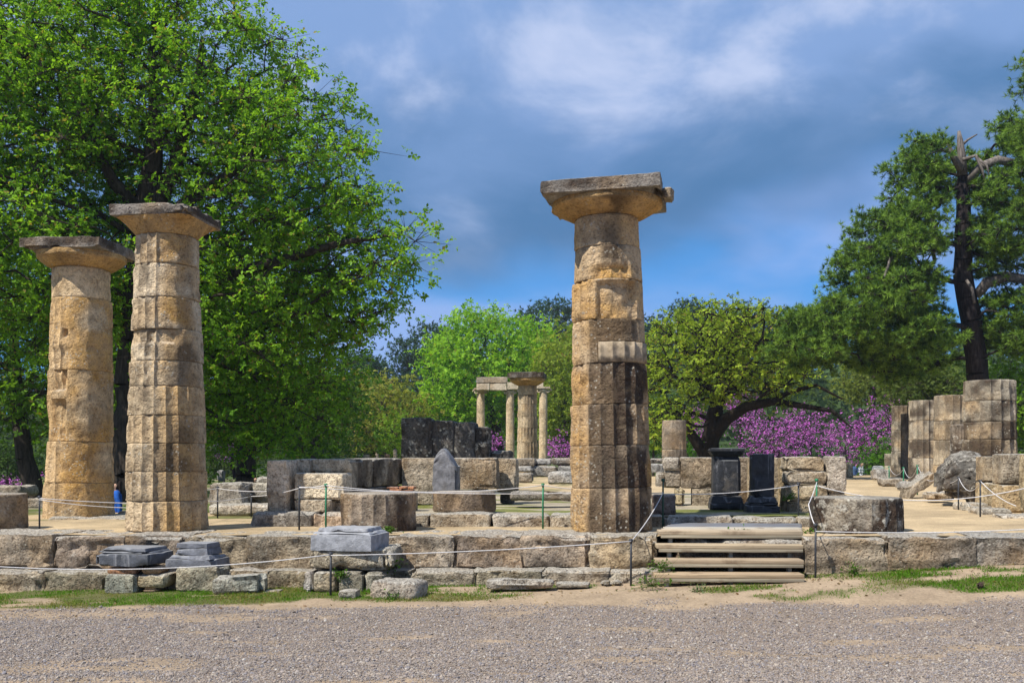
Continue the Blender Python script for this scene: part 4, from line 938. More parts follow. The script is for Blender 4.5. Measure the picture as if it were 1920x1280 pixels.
post('p2', 'black post in the grass before the pitted boulder slab', 620, 1036, 0.03, 12.35, BLK)
post('p3', 'black post below the foot of the tallest column', 1183, 1011, 0.14, 12.55, BLK)
post('p4', 'dark green post between the tallest column and the stairs', 1243, 898, 0.74, 14.85, (0.02, 0.07, 0.045))
post('p5', 'black post behind the right end of the stair deck', 1497, 905, 0.75, 15.4, BLK)
post('p6', 'green post behind the wide black-lichened drum', 1531, 898, 0.75, 15.1, GRN)
post('p7', 'black post right of the wooden stairs on the grass', 1529, 982, 0.2, 12.55, BLK)
post('p8', 'thin black post before the pale stone cube', 408, 912, 0.68, 18.2, BLK)
post('p9', 'short black post left of the inner kerb end', 471, 926, 0.68, 18.5, BLK)
post('p10', 'black post in front of the stepped wall corner', 561, 910, 0.69, 15.0, BLK)
post('p11', 'green post left of the broken dark drum', 611, 907, 0.69, 14.85, GRN)
post('p12', 'green post on the sand left of the tallest column', 1018, 907, 0.72, 14.9, GRN)
post('p13', 'black post before the lichened boulder', 1797, 894, 0.76, 18.9, BLK)
post('p14', 'black post right of the lichened boulder', 1838, 900, 0.76, 16.8, BLK)
post('p15', 'green post along the far sandy path, nearer one', 1694, 876, 0.76, 31, GRN, .02)
post('p16', 'green post along the far sandy path, farther one', 1667, 874, 0.76, 36, GRN, .02)
post('p17', 'green post by the dark drum at the third stump', 1720, 872, 0.76, 26, GRN, .018)
def rope(label, pts, sag=0.05, rad=0.0065, color=(0.55, 0.53, 0.52)):
    path = []
    for k in range(len(pts) - 1):
        a, b = Vector(pts[k]), Vector(pts[k + 1]); sg = sag[k] if isinstance(sag, (list, tuple)) else sag
        for q in np.linspace(0, 1, 15)[(0 if k == 0 else 1):]:
            p = a.lerp(b, q); p.z -= sg * 4 * q * (1 - q); path.append(tuple(p))
    V, Q, T = path_tube(path, rad, 6)
    return tag(obj('barrier_rope', mesh_np('rope', V, Q, T, True), M['rope'], None, color), label, 'rope', 'barrier ropes')
dn = lambda k, d=.012, dx=0: POST[k] + Vector((dx, -.02, -d))
rope('white rope sweeping across the black marble bases to the grass post', [P(-130, 1052, 12.7), dn('p2', .02)], .14)
rope('white rope from the grass post to the post below the tallest column', [dn('p2', .03), dn('p3', .02)], .03)
rope('white rope rising steeply past the tallest column beside the stairs', [dn('p3', .02), dn('p4', .2)], .05)
rope('white rope across the black pedestals above the stair deck', [dn('p4', .22), dn('p5', .03)], .05)
rope('slack rope dropping in front of the wide black-lichened drum', [dn('p6', .04), P(1516, 945, 13.0), dn('p7', .02)], [.02, .05])
rope('white rope low across the wide drum and out of the right edge', [dn('p7', .09), P(2060, 983, 12.2)], .05)
rope('long slack rope crossing the sandy path out of the right edge', [dn('p6', .1), P(2010, 890, 13.4)], .28)
rope('upper rope across the orange-tan column', [dn('p1', .03), P(312, 944, 16.0)], .02)
rope('lower rope across the orange-tan column', [dn('p1', .05), P(312, 951, 16.0)], .05)
rope('rope before the pale stone cube', [P(330, 917, 16.0), dn('p8', .03), P(520, 920, 17.0)], .03)
rope('rope rising to the black post at the stepped wall', [P(330, 938, 16.0), dn('p9', .04), dn('p10', .04)], [.05, .03])
rope('rope between the black and the green post by the stepped wall', [dn('p10', .03), dn('p11', .02)], .01)
rope('rope from the black post at the stepped wall to the tallest column', [dn('p10', .02), P(1147, 922, 15.15), dn('p4', .2)], [.06, .01])
rope('upper rope between the two green posts', [dn('p11', .02), dn('p12', .02)], .10)
rope('short rope from the green post to the back of the tallest column', [dn('p12', .02), P(1147, 920, 15.15)], .02)
rope('slack rope looping before the lichened boulder', [dn('p17', .02), P(1760, 893, 22), dn('p13', .02), dn('p14', .02), P(1905, 948, 15.2)], [.22, .12, .20, .05])
rope('slack rope along the far right-hand stumps', [dn('p16', .02), dn('p15', .02), dn('p17', .02)], [.25, .3])
rope('thin rope across the end of the far path', [P(1592, 882, 45), P(1645, 874, 44), dn('p16', .02)], .05, .012, (0.3, 0.5, 0.38))

# ------------------------------------------------------------------ people
def person(name, label, loc, facing, H, top, legs, hair_c, skin_c=(0.45, 0.27, 0.19), pose=None, hair_len=0.0, coat=0.0):
    """one skinned body (with five-fingered hands), hair and clothes as children; facing = heading of the face in radians"""
    t = thing(name, label, 'person', loc, facing)
    k = H / 1.70; pose = pose or {}
    sw = pose.get('swing', 0.12); bend = pose.get('bend', 0.0)
    J = {}; E = []
    def j(n, p, r, par=None):
        J[n] = (Vector(p) * k, r * k)
        if par: E.append((par, n))
    j('pelvis', (0, 0, .93), .135)
    j('belly', (0, -.01, 1.06), .120, 'pelvis'); j('chest', (0, -.01 - bend * .3, 1.26), .140, 'belly'); j('collar', (0, .01 - bend * .3, 1.40), .085, 'chest')
    j('neck', (0, 0 - bend * .4, 1.46), .052, 'collar'); j('head_low', (0, -.02 - bend * .5, 1.54), .075, 'neck'); j('head_mid', (0, -.015 - bend * .5, 1.60), .088, 'head_low'); j('head_top', (0, -.005 - bend * .5, 1.655), .068, 'head_mid')
    j('nose', (0, -.105 - bend * .5, 1.575), .016, 'head_mid')
    for s, nm in ((1, 'l'), (-1, 'r')):
        g = sw * s
        j('hip' + nm, (.085 * s, 0, .88), .095, 'pelvis'); j('knee' + nm, (.095 * s, -.04 - g * .6, .49), .060, 'hip' + nm); j('ankle' + nm, (.10 * s, .02 - g, .085), .042, 'knee' + nm); j('toe' + nm, (.115 * s, -.13 - g, .035), .036, 'ankle' + nm)
        j('sh' + nm, (.175 * s, 0 - bend * .3, 1.38), .062, 'collar'); j('elbow' + nm, (.235 * s, .03 + g * .6, 1.10), .045, 'sh' + nm); j('wrist' + nm, (.235 * s, -.05 + g * 1.2, .86), .030, 'elbow' + nm)
        j('palm' + nm, (.235 * s, -.06 + g * 1.2, .79), .030, 'wrist' + nm)
        for q, (dy, L) in enumerate(((-.030, .075), (-.010, .085), (.010, .08), (.030, .062))):
            j('f%d%s' % (q, nm), (.232 * s, -.06 + dy + g * 1.2, .75), .0095, 'palm' + nm); j('g%d%s' % (q, nm), (.218 * s, -.065 + dy + g * 1.2, .75 - L), .008, 'f%d%s' % (q, nm))
        j('th' + nm, (.218 * s, -.105 + g * 1.2, .775), .0105, 'wrist' + nm); j('tt' + nm, (.21 * s, -.115 + g * 1.2, .735), .009, 'th' + nm)
    names = list(J); ix = {n: i for i, n in enumerate(names)}
    me = bpy.data.meshes.new('body'); me.from_pydata([tuple(J[n][0]) for n in names], [(ix[a], ix[b]) for a, b in E], [])
    tmp = bpy.data.objects.new('tmp_body', me); col.objects.link(tmp)
    sk = tmp.modifiers.new('skin', 'SKIN'); sk.use_smooth_shade = True
    for i, n in enumerate(names): me.skin_vertices[0].data[i].radius = (J[n][1], J[n][1]); me.skin_vertices[0].data[i].use_root = (n == 'pelvis')
    tmp.modifiers.new('sub', 'SUBSURF').levels = 1
    dg = bpy.context.evaluated_depsgraph_get(); dg.update()
    bm = bpy.data.meshes.new_from_object(tmp.evaluated_get(dg)); bpy.data.objects.remove(tmp)
    n = len(bm.vertices); V = np.zeros(n * 3, np.float32); bm.vertices.foreach_get('co', V); V = V.reshape(-1, 3) / k
    # clothes are the same skin pushed out a little: trousers and top as children
    body = obj('body', bm, None, t, skin_c); bm.materials.clear(); bm.materials.append(M['skin'])
    def cloth(nm, keep, push, color):
        Nn = np.zeros(n * 3, np.float32); bm.vertices.foreach_get('normal', Nn); Nn = Nn.reshape(-1, 3)
        polys = [p for p in bm.polygons if all(keep[v] for v in p.vertices)]
        used = sorted({v for p in polys for v in p.vertices}); mp = {v: i for i, v in enumerate(used)}
        c = bpy.data.meshes.new(nm); VV = (V + Nn * push) * k
        c.from_pydata([tuple(VV[v]) for v in used], [], [[mp[v] for v in p.vertices] for p in polys])
        for p in c.polygons: p.use_smooth = True
        o = obj(nm, c, M['cloth'], t, color); so = o.modifiers.new('thick', 'SOLIDIFY'); so.thickness = .006; return o
    torso = (V[:, 2] > 0.86) & (V[:, 2] < 1.47); arms = (np.abs(V[:, 0]) > .16) & (V[:, 2] > .86) & (V[:, 2] < 1.46)
    cloth('trousers', (V[:, 2] > .07) & (V[:, 2] < .98) & (np.abs(V[:, 0]) < .20), .012, legs)
    cloth('jacket', torso | arms, .022, top)
    cloth('shoe', V[:, 2] < .10, .008, (.03, .03, .035))
    if coat:                                               # skirt of the coat
        prof = [(.20, .95), (.205, .85), (.215, .70), (.225, 1.0 - coat), (.20, .99 - coat), (.17, .95)]
        me = lathe_mesh([(r * k, z * k) for r, z in prof[::-1]][1:], 24, .02, chipf=0); V2 = np.zeros(len(me.vertices) * 3, np.float32); me.vertices.foreach_get('co', V2); V2 = V2.reshape(-1, 3); V2[:, 1] *= .75
        me.vertices.foreach_set('co', V2.ravel()); me.update(); obj('coat_skirt', me, M['cloth'], t, top)
    hm = (V[:, 2] > 1.48) & (np.abs(V[:, 0]) < .13) & ((V[:, 1] > -.035 - bend * .5) | (V[:, 2] > 1.645))
    cloth('hair', hm, .016, hair_c)
    if hair_len:
        me = stone_mesh((.19 * k, .09 * k, (hair_len + .14) * k), .045 * k, .008, .0, .03); obj('long_hair', me, M['cloth'], t, hair_c, (0, .075 * k - bend * .4 * k, (1.58 - hair_len) * k))
    # eyes, brows and mouth
    def bit(nm, p, d, c):
        me = stone_mesh(tuple(q * k for q in d), min(d) * .45 * k, .0005, 0, .02); obj(nm, me, M['skin'], body, c, (p[0] * k, p[1] * k, p[2] * k))
    for s in (-1, 1):
        bit('eye', (.032 * s, -.098 - bend * .5, 1.59), (.026, .012, .013), (.04, .03, .03)); bit('ear', (.088 * s, -.005 - bend * .5, 1.565), (.018, .035, .055), skin_c)
    bit('mouth', (0, -.094 - bend * .5, 1.525), (.045, .014, .013), (.30, .10, .09))
    return t
person('person', 'long-haired person in a bright blue coat between the two left columns', (gx(219, 24), 24, -0.44), math.radians(-75), 1.63, (0.012, 0.085, 0.36), (0.02, 0.03, 0.06), (0.02, 0.012, 0.01), hair_len=.22, coat=.42)
person('person', 'dark-haired person half hidden behind the boulder under the trees', (gx(479, 36), 36, gz(893, 36) - 1.66), math.radians(20), 1.66, (0.02, 0.02, 0.025), (.02, .02, .03), (0.012, 0.01, 0.01))
for k, (px, D, top, lab, fc, H) in enumerate([(1601, 56, (0.05, 0.09, 0.20), 'visitor in dark blue, leftmost of the group at the path end', 160, 1.74), (1609, 57, (0.16, 0.24, 0.42), 'visitor in a light blue shirt in the middle of the far group', 200, 1.72), (1616, 56, (0.40, 0.42, 0.48), 'visitor in a pale grey top standing in the far group', 30, 1.66), (1625, 57.5, (0.03, 0.03, 0.05), 'visitor in black on the right of the far group', 150, 1.70), (1641, 58, (0.18, 0.2, 0.25), 'visitor in grey-blue standing behind the grey trapezoid slab', 10, 1.72)]):
    person('person', lab, (gx(px, D), D, gz(866.5 + k % 2, D) - H), math.radians(fc), H, top, (0.02, 0.035, 0.085), (0.05, 0.035, 0.02))
person('person', 'person in a red top before the slim Ionic columns', (gx(1022, 70), 70, gz(848, 70) - 1.6), math.radians(40), 1.6, (0.50, 0.03, 0.04), (0.03, 0.05, 0.10), (0.25, 0.15, .06))
# ------------------------------------------------------------------ trees
def sample_clumps(ells, n, spacing, seed, inner=0.35, gap=0.0, zmin=-1e9, avoid=None):
    """clump centres spread through a union of ellipsoids ((cx,cy,cz),(rx,ry,rz)); more towards the outside"""
    r = np.random.default_rng(seed); vol = np.array([a[1][0] * a[1][1] * a[1][2] for a in ells]) ** 0.8; vol /= vol.sum()
    pts = np.zeros((0, 3)); tries = 0
    while len(pts) < n and tries < 60:
        tries += 1
        k = r.choice(len(ells), 400, p=vol); d = r.normal(size=(400, 3)); d /= np.linalg.norm(d, axis=1, keepdims=True)
        q = inner + (1 - inner) * r.random(400) ** 0.6
        c = np.array([ells[i][0] for i in k]); s = np.array([ells[i][1] for i in k]); p = c + d * s * q[:, None]
        if gap: p = p[fbm(p, 0.55 / spacing, 2, seed) > gap]
        p = p[p[:, 2] > zmin]
        if avoid is not None: p = p[~avoid(p)]
        for x in p:
            if len(pts) >= n: break
            if len(pts) == 0 or ((pts - x) ** 2).sum(1).min() > spacing ** 2: pts = np.vstack([pts, x])
    return pts

def grow(trunk, tr, clumps, seed, tip=0.012, bend=0.12, sag=0.0, exp=0.42, pen=0.22, maxr=None):
    """trunk polyline (points, radii); joins each clump to the nearest limb; returns segments for tubes"""
    r = np.random.default_rng(seed)
    trunk = np.asarray(trunk, float); pts = [trunk[0]]; par = [-1]; rad0 = [tr[0]]
    for k in range(1, len(trunk)):
        m = max(2, int(np.linalg.norm(trunk[k] - trunk[k - 1]) / 0.5))
        for q in range(1, m + 1):
            f = q / m; pts.append(trunk[k - 1] * (1 - f) + trunk[k] * f + r.normal(size=3) * tr[k] * .10); par.append(len(pts) - 2); rad0.append(tr[k - 1] * (1 - f) + tr[k] * f)
    ntr = len(pts); plen = [0.0]
    for i in range(1, ntr): plen.append(plen[par[i]] + np.linalg.norm(pts[i] - pts[par[i]]))
    start = int(ntr * 0.35)
    order = np.argsort(((clumps - trunk[-1]) ** 2).sum(1)) if len(clumps) else []
    A = np.array(pts); PL = np.array(plen); tips = []
    for ci in order:
        c = clumps[ci]; d = np.linalg.norm(A - c, axis=1); cost = d + pen * PL; cost[:start] += 50
        cost += 1.2 * np.maximum(0, A[:, 2] - c[2]) * (d < 3) * .4
        b = int(np.argmin(cost)); L = d[b]; m = max(2, int(L / 0.45))
        prev = b; off = r.normal(size=3) * bend * L
        new = []
        for q in range(1, m + 1):
            f = q / m; p = A[b] * (1 - f) + c * f + off * math.sin(math.pi * f) + np.array([0, 0, sag * L * math.sin(math.pi * f)])
            if q < m: p = p + r.normal(size=3) * 0.04 * L / m * 2
            new.append(p); par.append(prev); prev = len(pts); pts.append(p); plen.append(plen[par[-1]] + np.linalg.norm(p - (pts[par[-1]])))
        A = np.vstack([A, np.array(new)]); PL = np.array(plen); tips.append(prev)
    n = len(pts); cnt = np.zeros(n)
    for tnode in tips: cnt[tnode] += 1
    for i in range(n - 1, 0, -1): cnt[par[i]] += cnt[i]
    R = tip * np.maximum(cnt, 1) ** exp
    for i in range(ntr): R[i] = rad0[i]
    if maxr: R[ntr:] = np.minimum(R[ntr:], maxr)
    for i in range(ntr, n): R[i] = min(R[i], R[par[i]] * 0.95)
    return np.array(pts), np.array(par), R, ntr

def leaf_quads(C, N, T, L, Wd, fold=0.18):
    """diamond leaves: centres, normals, tip directions"""
    B = np.cross(N, T); n = len(C)
    L = L[:, None]; Wd = Wd[:, None]
    v0 = C - T * L * .5; v2 = C + T * L * .5; v1 = C + B * Wd * .5 + N * Wd * fold + T * L * .06; v3 = C - B * Wd * .5 + N * Wd * fold + T * L * .06
    V = np.stack([v0, v1, v2, v3], 1).reshape(-1, 3); i = np.arange(n)[:, None] * 4
    tr = np.concatenate([i + np.array([[0, 1, 2]]), i + np.array([[0, 2, 3]])], 0)
    return V, tr
def unit(a): return a / np.maximum(np.linalg.norm(a, axis=1, keepdims=True), 1e-9)

def foliage(clumps, cr, per, sub, leaf, cols, seed, flat=0.75, up=0.5, subr=0.16, along=False):
    r = np.random.default_rng(seed); n = len(clumps)
    S = np.repeat(clumps, sub, 0) + r.normal(size=(n * sub, 3)) * np.array([cr, cr, cr * flat]) * 0.62
    keepn = per // sub
    ros = 5; nr = max(1, keepn // ros); keepn = nr * ros
    S2 = np.repeat(S, nr, 0); off = r.normal(size=S2.shape) * subr; RC = S2 + off
    if along: RC = np.repeat(clumps, sub * nr, 0) * (1 - (q_ := r.random((len(S2), 1)))) + S2 * q_ + off * .35           # rosettes of leaves at the twig tips
    RN = unit(r.normal(size=RC.shape) * .55 + np.array([0, 0, up]) + unit(off) * .7)
    RT = unit(np.cross(RN, r.normal(size=RC.shape))); RB = np.cross(RN, RT)
    a_ = (np.arange(len(RC) * ros) % ros) * 2 * np.pi / ros + r.normal(size=len(RC) * ros) * .3
    N0 = np.repeat(RN, ros, 0); T = unit(np.repeat(RT, ros, 0) * np.cos(a_)[:, None] + np.repeat(RB, ros, 0) * np.sin(a_)[:, None] + N0 * r.normal(size=(len(a_), 1)) * .35 - np.array([0, 0, .15]))
    N = unit(N0 + r.normal(size=T.shape) * .22); N = unit(N - T * (N * T).sum(1, keepdims=True))
    s = leaf * r.uniform(.55, 1.35, len(a_)); C = np.repeat(RC, ros, 0) + T * s[:, None] * .55
    V, tr = leaf_quads(C, N, T, s, s * r.uniform(.5, .75, len(C)))
    cols = np.array(cols, float); w_ = r.random((len(C), 1)); big = np.repeat(r.random((n * sub, 1)), keepn, 0)
    base = cols[0] * (1 - big) + cols[1] * big
    base = base * (0.75 + 0.5 * w_)
    if len(cols) > 2: m = r.random(len(C)) < .06; base[m] = cols[2] * (0.8 + .4 * w_[m])
    return V, tr, np.repeat(base, 4, 0), S

def tree(name, label, cat, trunk, tr, ells, n, spacing, cr, per, sub, leaf, cols, seed, bark=(0.05, 0.04, 0.032), subr=0.16, tip=0.010, inner=.35, gap=0.0, flat=.75, up=.5, mat='leaf', twigs=True, sides=6, group=None, extra=None, sag=0.0, pen=.22, zmin=-1e9, maxr=None, bend=.12, avoid=None, along=False):
    base = np.array(trunk[0], float); t = thing(name, label, cat, tuple(base), 0, group)
    cl = sample_clumps(ells, n, spacing, seed, inner, gap, zmin, avoid)
    pts, par, R, ntr = grow(trunk, tr, cl, seed, tip, sag=sag, pen=pen, maxr=maxr, bend=bend)
    e = np.arange(1, len(pts)); V, Q = tube_np(pts[par[e]], pts[e], R[par[e]] * np.where(e >= ntr, np.minimum(1, R[e] * 1.25 / np.maximum(R[par[e]], 1e-6)), 1.0), R[e], sides)
    LV, LT, LC, S = foliage(cl, cr, per, sub, leaf, cols, seed + 5, flat, up, subr, along)
    if twigs and (base[1] < 55 or along):
        V2, Q2 = tube_np(np.repeat(cl, sub, 0), S, np.full(len(S), tip * .8), np.full(len(S), tip * .25), 3); Q = np.concatenate([Q, Q2 + len(V)]); V = np.vstack([V, V2])
    if extra is not None:
        for (pp, rr_) in extra:
            V2, Q2, T2 = path_tube(pp, rr_, 8); Q = np.concatenate([Q, Q2 + len(V)]); V = np.vstack([V, V2])
    obj('trunk', mesh_np('trunk', V - base, quads=Q, smooth=True), M['bark'], t, bark)
    me = mesh_np('crown', LV - base, tris=LT); attr_col(me, 'Col', LC)
    obj('crown', me, M[mat], t); return t

def pxE(px, py, D, rx, ry, rd):            # ellipsoid given by its place and size in the photo at distance D
    return ((gx(px, D), D, gz(py, D)), (rx / F * D, rd, ry / F * D))
def tp(px, py, D): return (gx(px, D), D, gz(py, D))

GA = [(0.080, 0.200, 0.012), (0.26, 0.47, 0.036), (0.25, 0.22, 0.05)]
D = 25.0
tree('deciduous_tree', 'huge leafy green tree towering behind the left columns', 'tree',
     [tp(236, 935, D), tp(240, 760, D), tp(255, 560, D), tp(282, 370, D), tp(292, 230, D - .5), tp(285, 90, D - .5)], [.42, .36, .34, .30, .17, .08],
     [pxE(270, 170, D, 300, 290, 3.6), pxE(540, 310, D, 165, 165, 3.0), pxE(655, 480, D, 150, 115, 2.6), pxE(90, 380, D, 270, 280, 3.8), pxE(440, 560, D + .5, 220, 210, 3.2), pxE(640, 590, D, 80, 75, 1.6), pxE(-60, 150, D, 240, 260, 3.4), pxE(470, 760, D + 1, 170, 110, 2.0)],
     900, .52, .54, 294, 14, .096, GA, 3, tip=.012, gap=.33, inner=.25, subr=.115, up=.8,
     avoid=lambda p: (p[:, 1] < 25.4) & (((p[:, 0] + 8.9) / 1.05) ** 2 + ((p[:, 2] - 8.4) / 1.4) ** 2 < 1),
     extra=[([tp(284, 400, 25), tp(330, 310, 24.8), tp(348, 235, 24.6), tp(372, 150, 24.3), tp(380, 70, 24)], [.22, .19, .16, .11, .05]), ([tp(272, 400, 25), tp(215, 345, 24.6), tp(180, 280, 24.4), tp(165, 200, 24)], [.18, .15, .11, .05]),
            ([tp(285, 430, 25), tp(360, 372, 24.6), tp(440, 320, 24.2), tp(530, 240, 23.8)], [.19, .15, .10, .04]), ([tp(262, 560, 25), tp(380, 530, 24.5), tp(520, 490, 24), tp(640, 455, 23.6), tp(740, 440, 23.4)], [.2, .17, .12, .08, .03]), ([tp(268, 480, 25), tp(200, 460, 24.4), tp(90, 420, 24), tp(0, 330, 24)], [.18, .14, .1, .05])])
D = 38.0
tree('deciduous_tree', 'dark shaded green tree with its trunk behind the pale stone cube', 'tree', [tp(459, 925, D), tp(462, 830, D), tp(470, 700, D), tp(480, 600, D)], [.40, .34, .26, .15],
     [pxE(470, 640, D, 170, 190, 4), pxE(570, 720, D, 90, 130, 3), pxE(420, 780, D, 80, 60, 3)], 170, .95, .9, 170, 10, .16, [(0.06, 0.14, 0.014), (0.17, 0.32, 0.028), (0.18, 0.16, .03)], 13, subr=.22, tip=.016)
D = 33.0
tree('deciduous_tree', 'dark leaning tree at the left edge behind the left drum', 'tree', [tp(66, 940, D), tp(50, 860, D), tp(30, 740, D), tp(25, 600, D)], [.33, .28, .22, .12],
     [pxE(30, 680, D, 120, 150, 3), pxE(150, 740, D, 90, 90, 2.5), pxE(-60, 560, D, 150, 170, 3), pxE(215, 640, D + 2, 70, 120, 2.5)], 170, .85, .8, 170, 10, .15, [(0.07, 0.16, 0.014), (0.19, 0.35, 0.03), (0.18, 0.16, .03)], 17, subr=.2, tip=.015)
# distant shade trees filling the left background
for k, (px, py, D, rx, ry, tx, lab) in enumerate([(130, 620, 52, 170, 220, 190, 'dark tree behind the orange-tan column'), (330, 640, 56, 150, 220, 365, 'dark tree seen between and right of the two left columns'), (600, 770, 60, 90, 110, 590, 'dark rounded tree between the big tree and the olive bush')]):
    tree('deciduous_tree', lab, 'tree', [tp(tx, 900, D), tp(tx + 5, 780, D), tp(px, 660 + 40 * (k == 2), D)], [.38, .3, .15], [pxE(px, py, D, rx, ry, 5)], 110, 1.2, 1.2, 110, 8, .22, [(0.035, 0.09, 0.012), (0.09, 0.19, 0.02)], 60 + k, subr=.3, tip=.02)
# bright green tree
D = 84.0
GB = [(0.125, 0.29, 0.014), (0.32, 0.54, 0.045), (0.26, 0.28, 0.04)]
tree('deciduous_tree', 'bright fresh-green tree behind the slim Ionic columns', 'tree', [tp(938, 880, D), tp(930, 800, D), tp(915, 760, D), tp(905, 680, D)], [.55, .5, .4, .2],
     [pxE(905, 690, D, 115, 105, 4.5), pxE(840, 770, D, 62, 65, 3.5), pxE(985, 660, D, 55, 60, 3.5), pxE(890, 620, D, 55, 45, 3), pxE(985, 780, D, 60, 55, 3)], 300, .95, .95, 200, 12, .22, GB, 23, bark=(0.03, 0.024, 0.02), subr=.26, tip=.02, inner=.4)
D = 80.0
GO = [(0.15, 0.185, 0.025), (0.30, 0.32, 0.055), (0.28, 0.2, .07)]
tree('olive_bush_tree', 'yellowish olive-green tree between the big tree and the bright green one', 'tree', [tp(722, 880, D), tp(725, 820, D), tp(720, 760, D)], [.4, .3, .15],
     [pxE(715, 775, D, 70, 72, 4), pxE(768, 790, D, 35, 60, 3), pxE(665, 770, D, 30, 60, 3)], 170, 1.0, 1.0, 130, 10, .2, GO, 27, subr=.28, tip=.02)
tree('olive_bush_tree', 'pale olive tree just left of the tallest column, behind the Ionic columns', 'tree', [tp(1060, 880, 76), tp(1062, 800, 76), tp(1055, 720, 76)], [.35, .28, .15],
     [pxE(1060, 730, 76, 55, 120, 4), pxE(1100, 760, 76, 60, 100, 3)], 190, .95, .95, 150, 10, .2, [(0.14, 0.21, 0.022), (0.28, 0.36, 0.05), (0.24, 0.2, .05)], 29, subr=.26, tip=.018)
# the spreading oak
D = 50.0
GK = [(0.145, 0.225, 0.018), (0.33, 0.44, 0.045), (0.26, 0.22, .05)]
tree('oak_tree', 'gnarled spreading oak with yellow-green young leaves and a forked dark trunk', 'tree', [tp(1330, 880, D), tp(1332, 830, D), tp(1338, 790, D), tp(1350, 740, D), tp(1370, 680, D), tp(1380, 620, D)], [.62, .50, .42, .36, .26, .12],
     [pxE(1345, 640, D, 135, 72, 5), pxE(1260, 690, D, 70, 95, 4), pxE(1440, 660, D, 80, 70, 4), pxE(1390, 715, D - 1, 120, 40, 4), pxE(1250, 790, D, 45, 40, 3)], 230, .80, .62, 132, 12, .145, GK, 31, bark=(0.018, 0.014, 0.011), subr=.15, tip=.028, gap=.44, bend=.22, up=.8,
     extra=[([tp(1328, 860, D), tp(1300, 820, D), tp(1280, 790, D), tp(1255, 765, D)], [.36, .27, .2, .1]), ([tp(1338, 815, D), tp(1362, 785, D - .5), tp(1400, 762, D - 1), tp(1450, 752, D - 1.5), tp(1500, 760, D - 2), tp(1560, 770, D - 2.5), tp(1595, 800, D - 3)], [.36, .32, .27, .22, .15, .1, .04]), ([tp(1450, 752, D - 1.5), tp(1480, 735, D - 2), tp(1530, 722, D - 2), tp(1580, 748, D - 2.5)], [.16, .12, .09, .04])])
# judas trees in blossom
PK = [(0.74, 0.13, 0.70), (0.97, 0.38, 0.95), (0.30, 0.09, 0.17)]
for k, (px, py, D, rx, ry, n, lab) in enumerate([(1460, 828, 60, 75, 42, 70, 'broad magenta blossoming tree behind the black pillar'), (1585, 838, 64, 48, 45, 50, 'magenta blossoming tree above the pier of stacked blocks'), (1645, 800, 62, 48, 52, 60, 'tall magenta blossoming tree at the end of the sandy path'), (1388, 768, 66, 42, 34, 36, 'magenta blossom seen through the oak boughs'), (1310, 815, 66, 30, 52, 36, 'magenta blossoming tree framing the oak trunk'),
     (1700, 770, 70, 36, 26, 30, 'magenta blossom above the far right-hand stumps'), (1048, 842, 69, 24, 20, 30, 'small magenta bush by the person in red'), (925, 836, 69, 15, 20, 24, 'small magenta bush under the bright green tree'), (224, 845, 46, 22, 48, 26, 'magenta sprays between the two left columns'), (14, 905, 44, 18, 16, 14, 'magenta spray at the far left edge'), (435, 846, 60, 22, 12, 10, 'few magenta sprays under the dark shaded tree'), (1520, 800, 72, 60, 40, 45, 'pale distant magenta blossom behind the oak\'s long bough')]):
    b = tp(px + 6, 895, D)
    tree('judas_tree', lab, 'blossom tree', [b, tp(px, 895 - .45 * (895 - py), D), tp(px, py, D)], [.13, .1, .05], [pxE(px, py, D, rx, ry, 2.5)], n, .70, .72, 156, 12, .062, PK, 80 + k, bark=(0.035, 0.024, 0.026), mat='petal', subr=.11, tip=.013, inner=.2, gap=.43, flat=1.1, along=True, group='magenta blossoming trees')
# great pine on the right: tufts of needles
def needles(cl, cr, tufts, per, L, wdt, cols, seed, flat=.6):
    r = np.random.default_rng(seed); n = len(cl)
    S = np.repeat(cl, tufts, 0) + r.normal(size=(n * tufts, 3)) * np.array([cr, cr, cr * flat]) * .6
    C = np.repeat(S, per, 0); d = unit(r.normal(size=C.shape) * .8 + np.array([0, 0, .5]) + unit(C - np.repeat(cl, tufts * per, 0)) * .9); ln = L * r.uniform(.6, 1.2, len(C))
    side = unit(np.cross(d, r.normal(size=C.shape))) * wdt
    st_ = C + d * .02
    V = np.stack([st_ - side, st_ + side, st_ + d * ln[:, None]], 1).reshape(-1, 3); T = np.arange(len(C) * 3).reshape(-1, 3)
    cols = np.array(cols); big = np.repeat(r.random((n * tufts, 1)), per, 0); base = (cols[0] * (1 - big) + cols[1] * big) * (.75 + .5 * r.random((len(C), 1)))
    return V, T, np.repeat(base, 3, 0), S
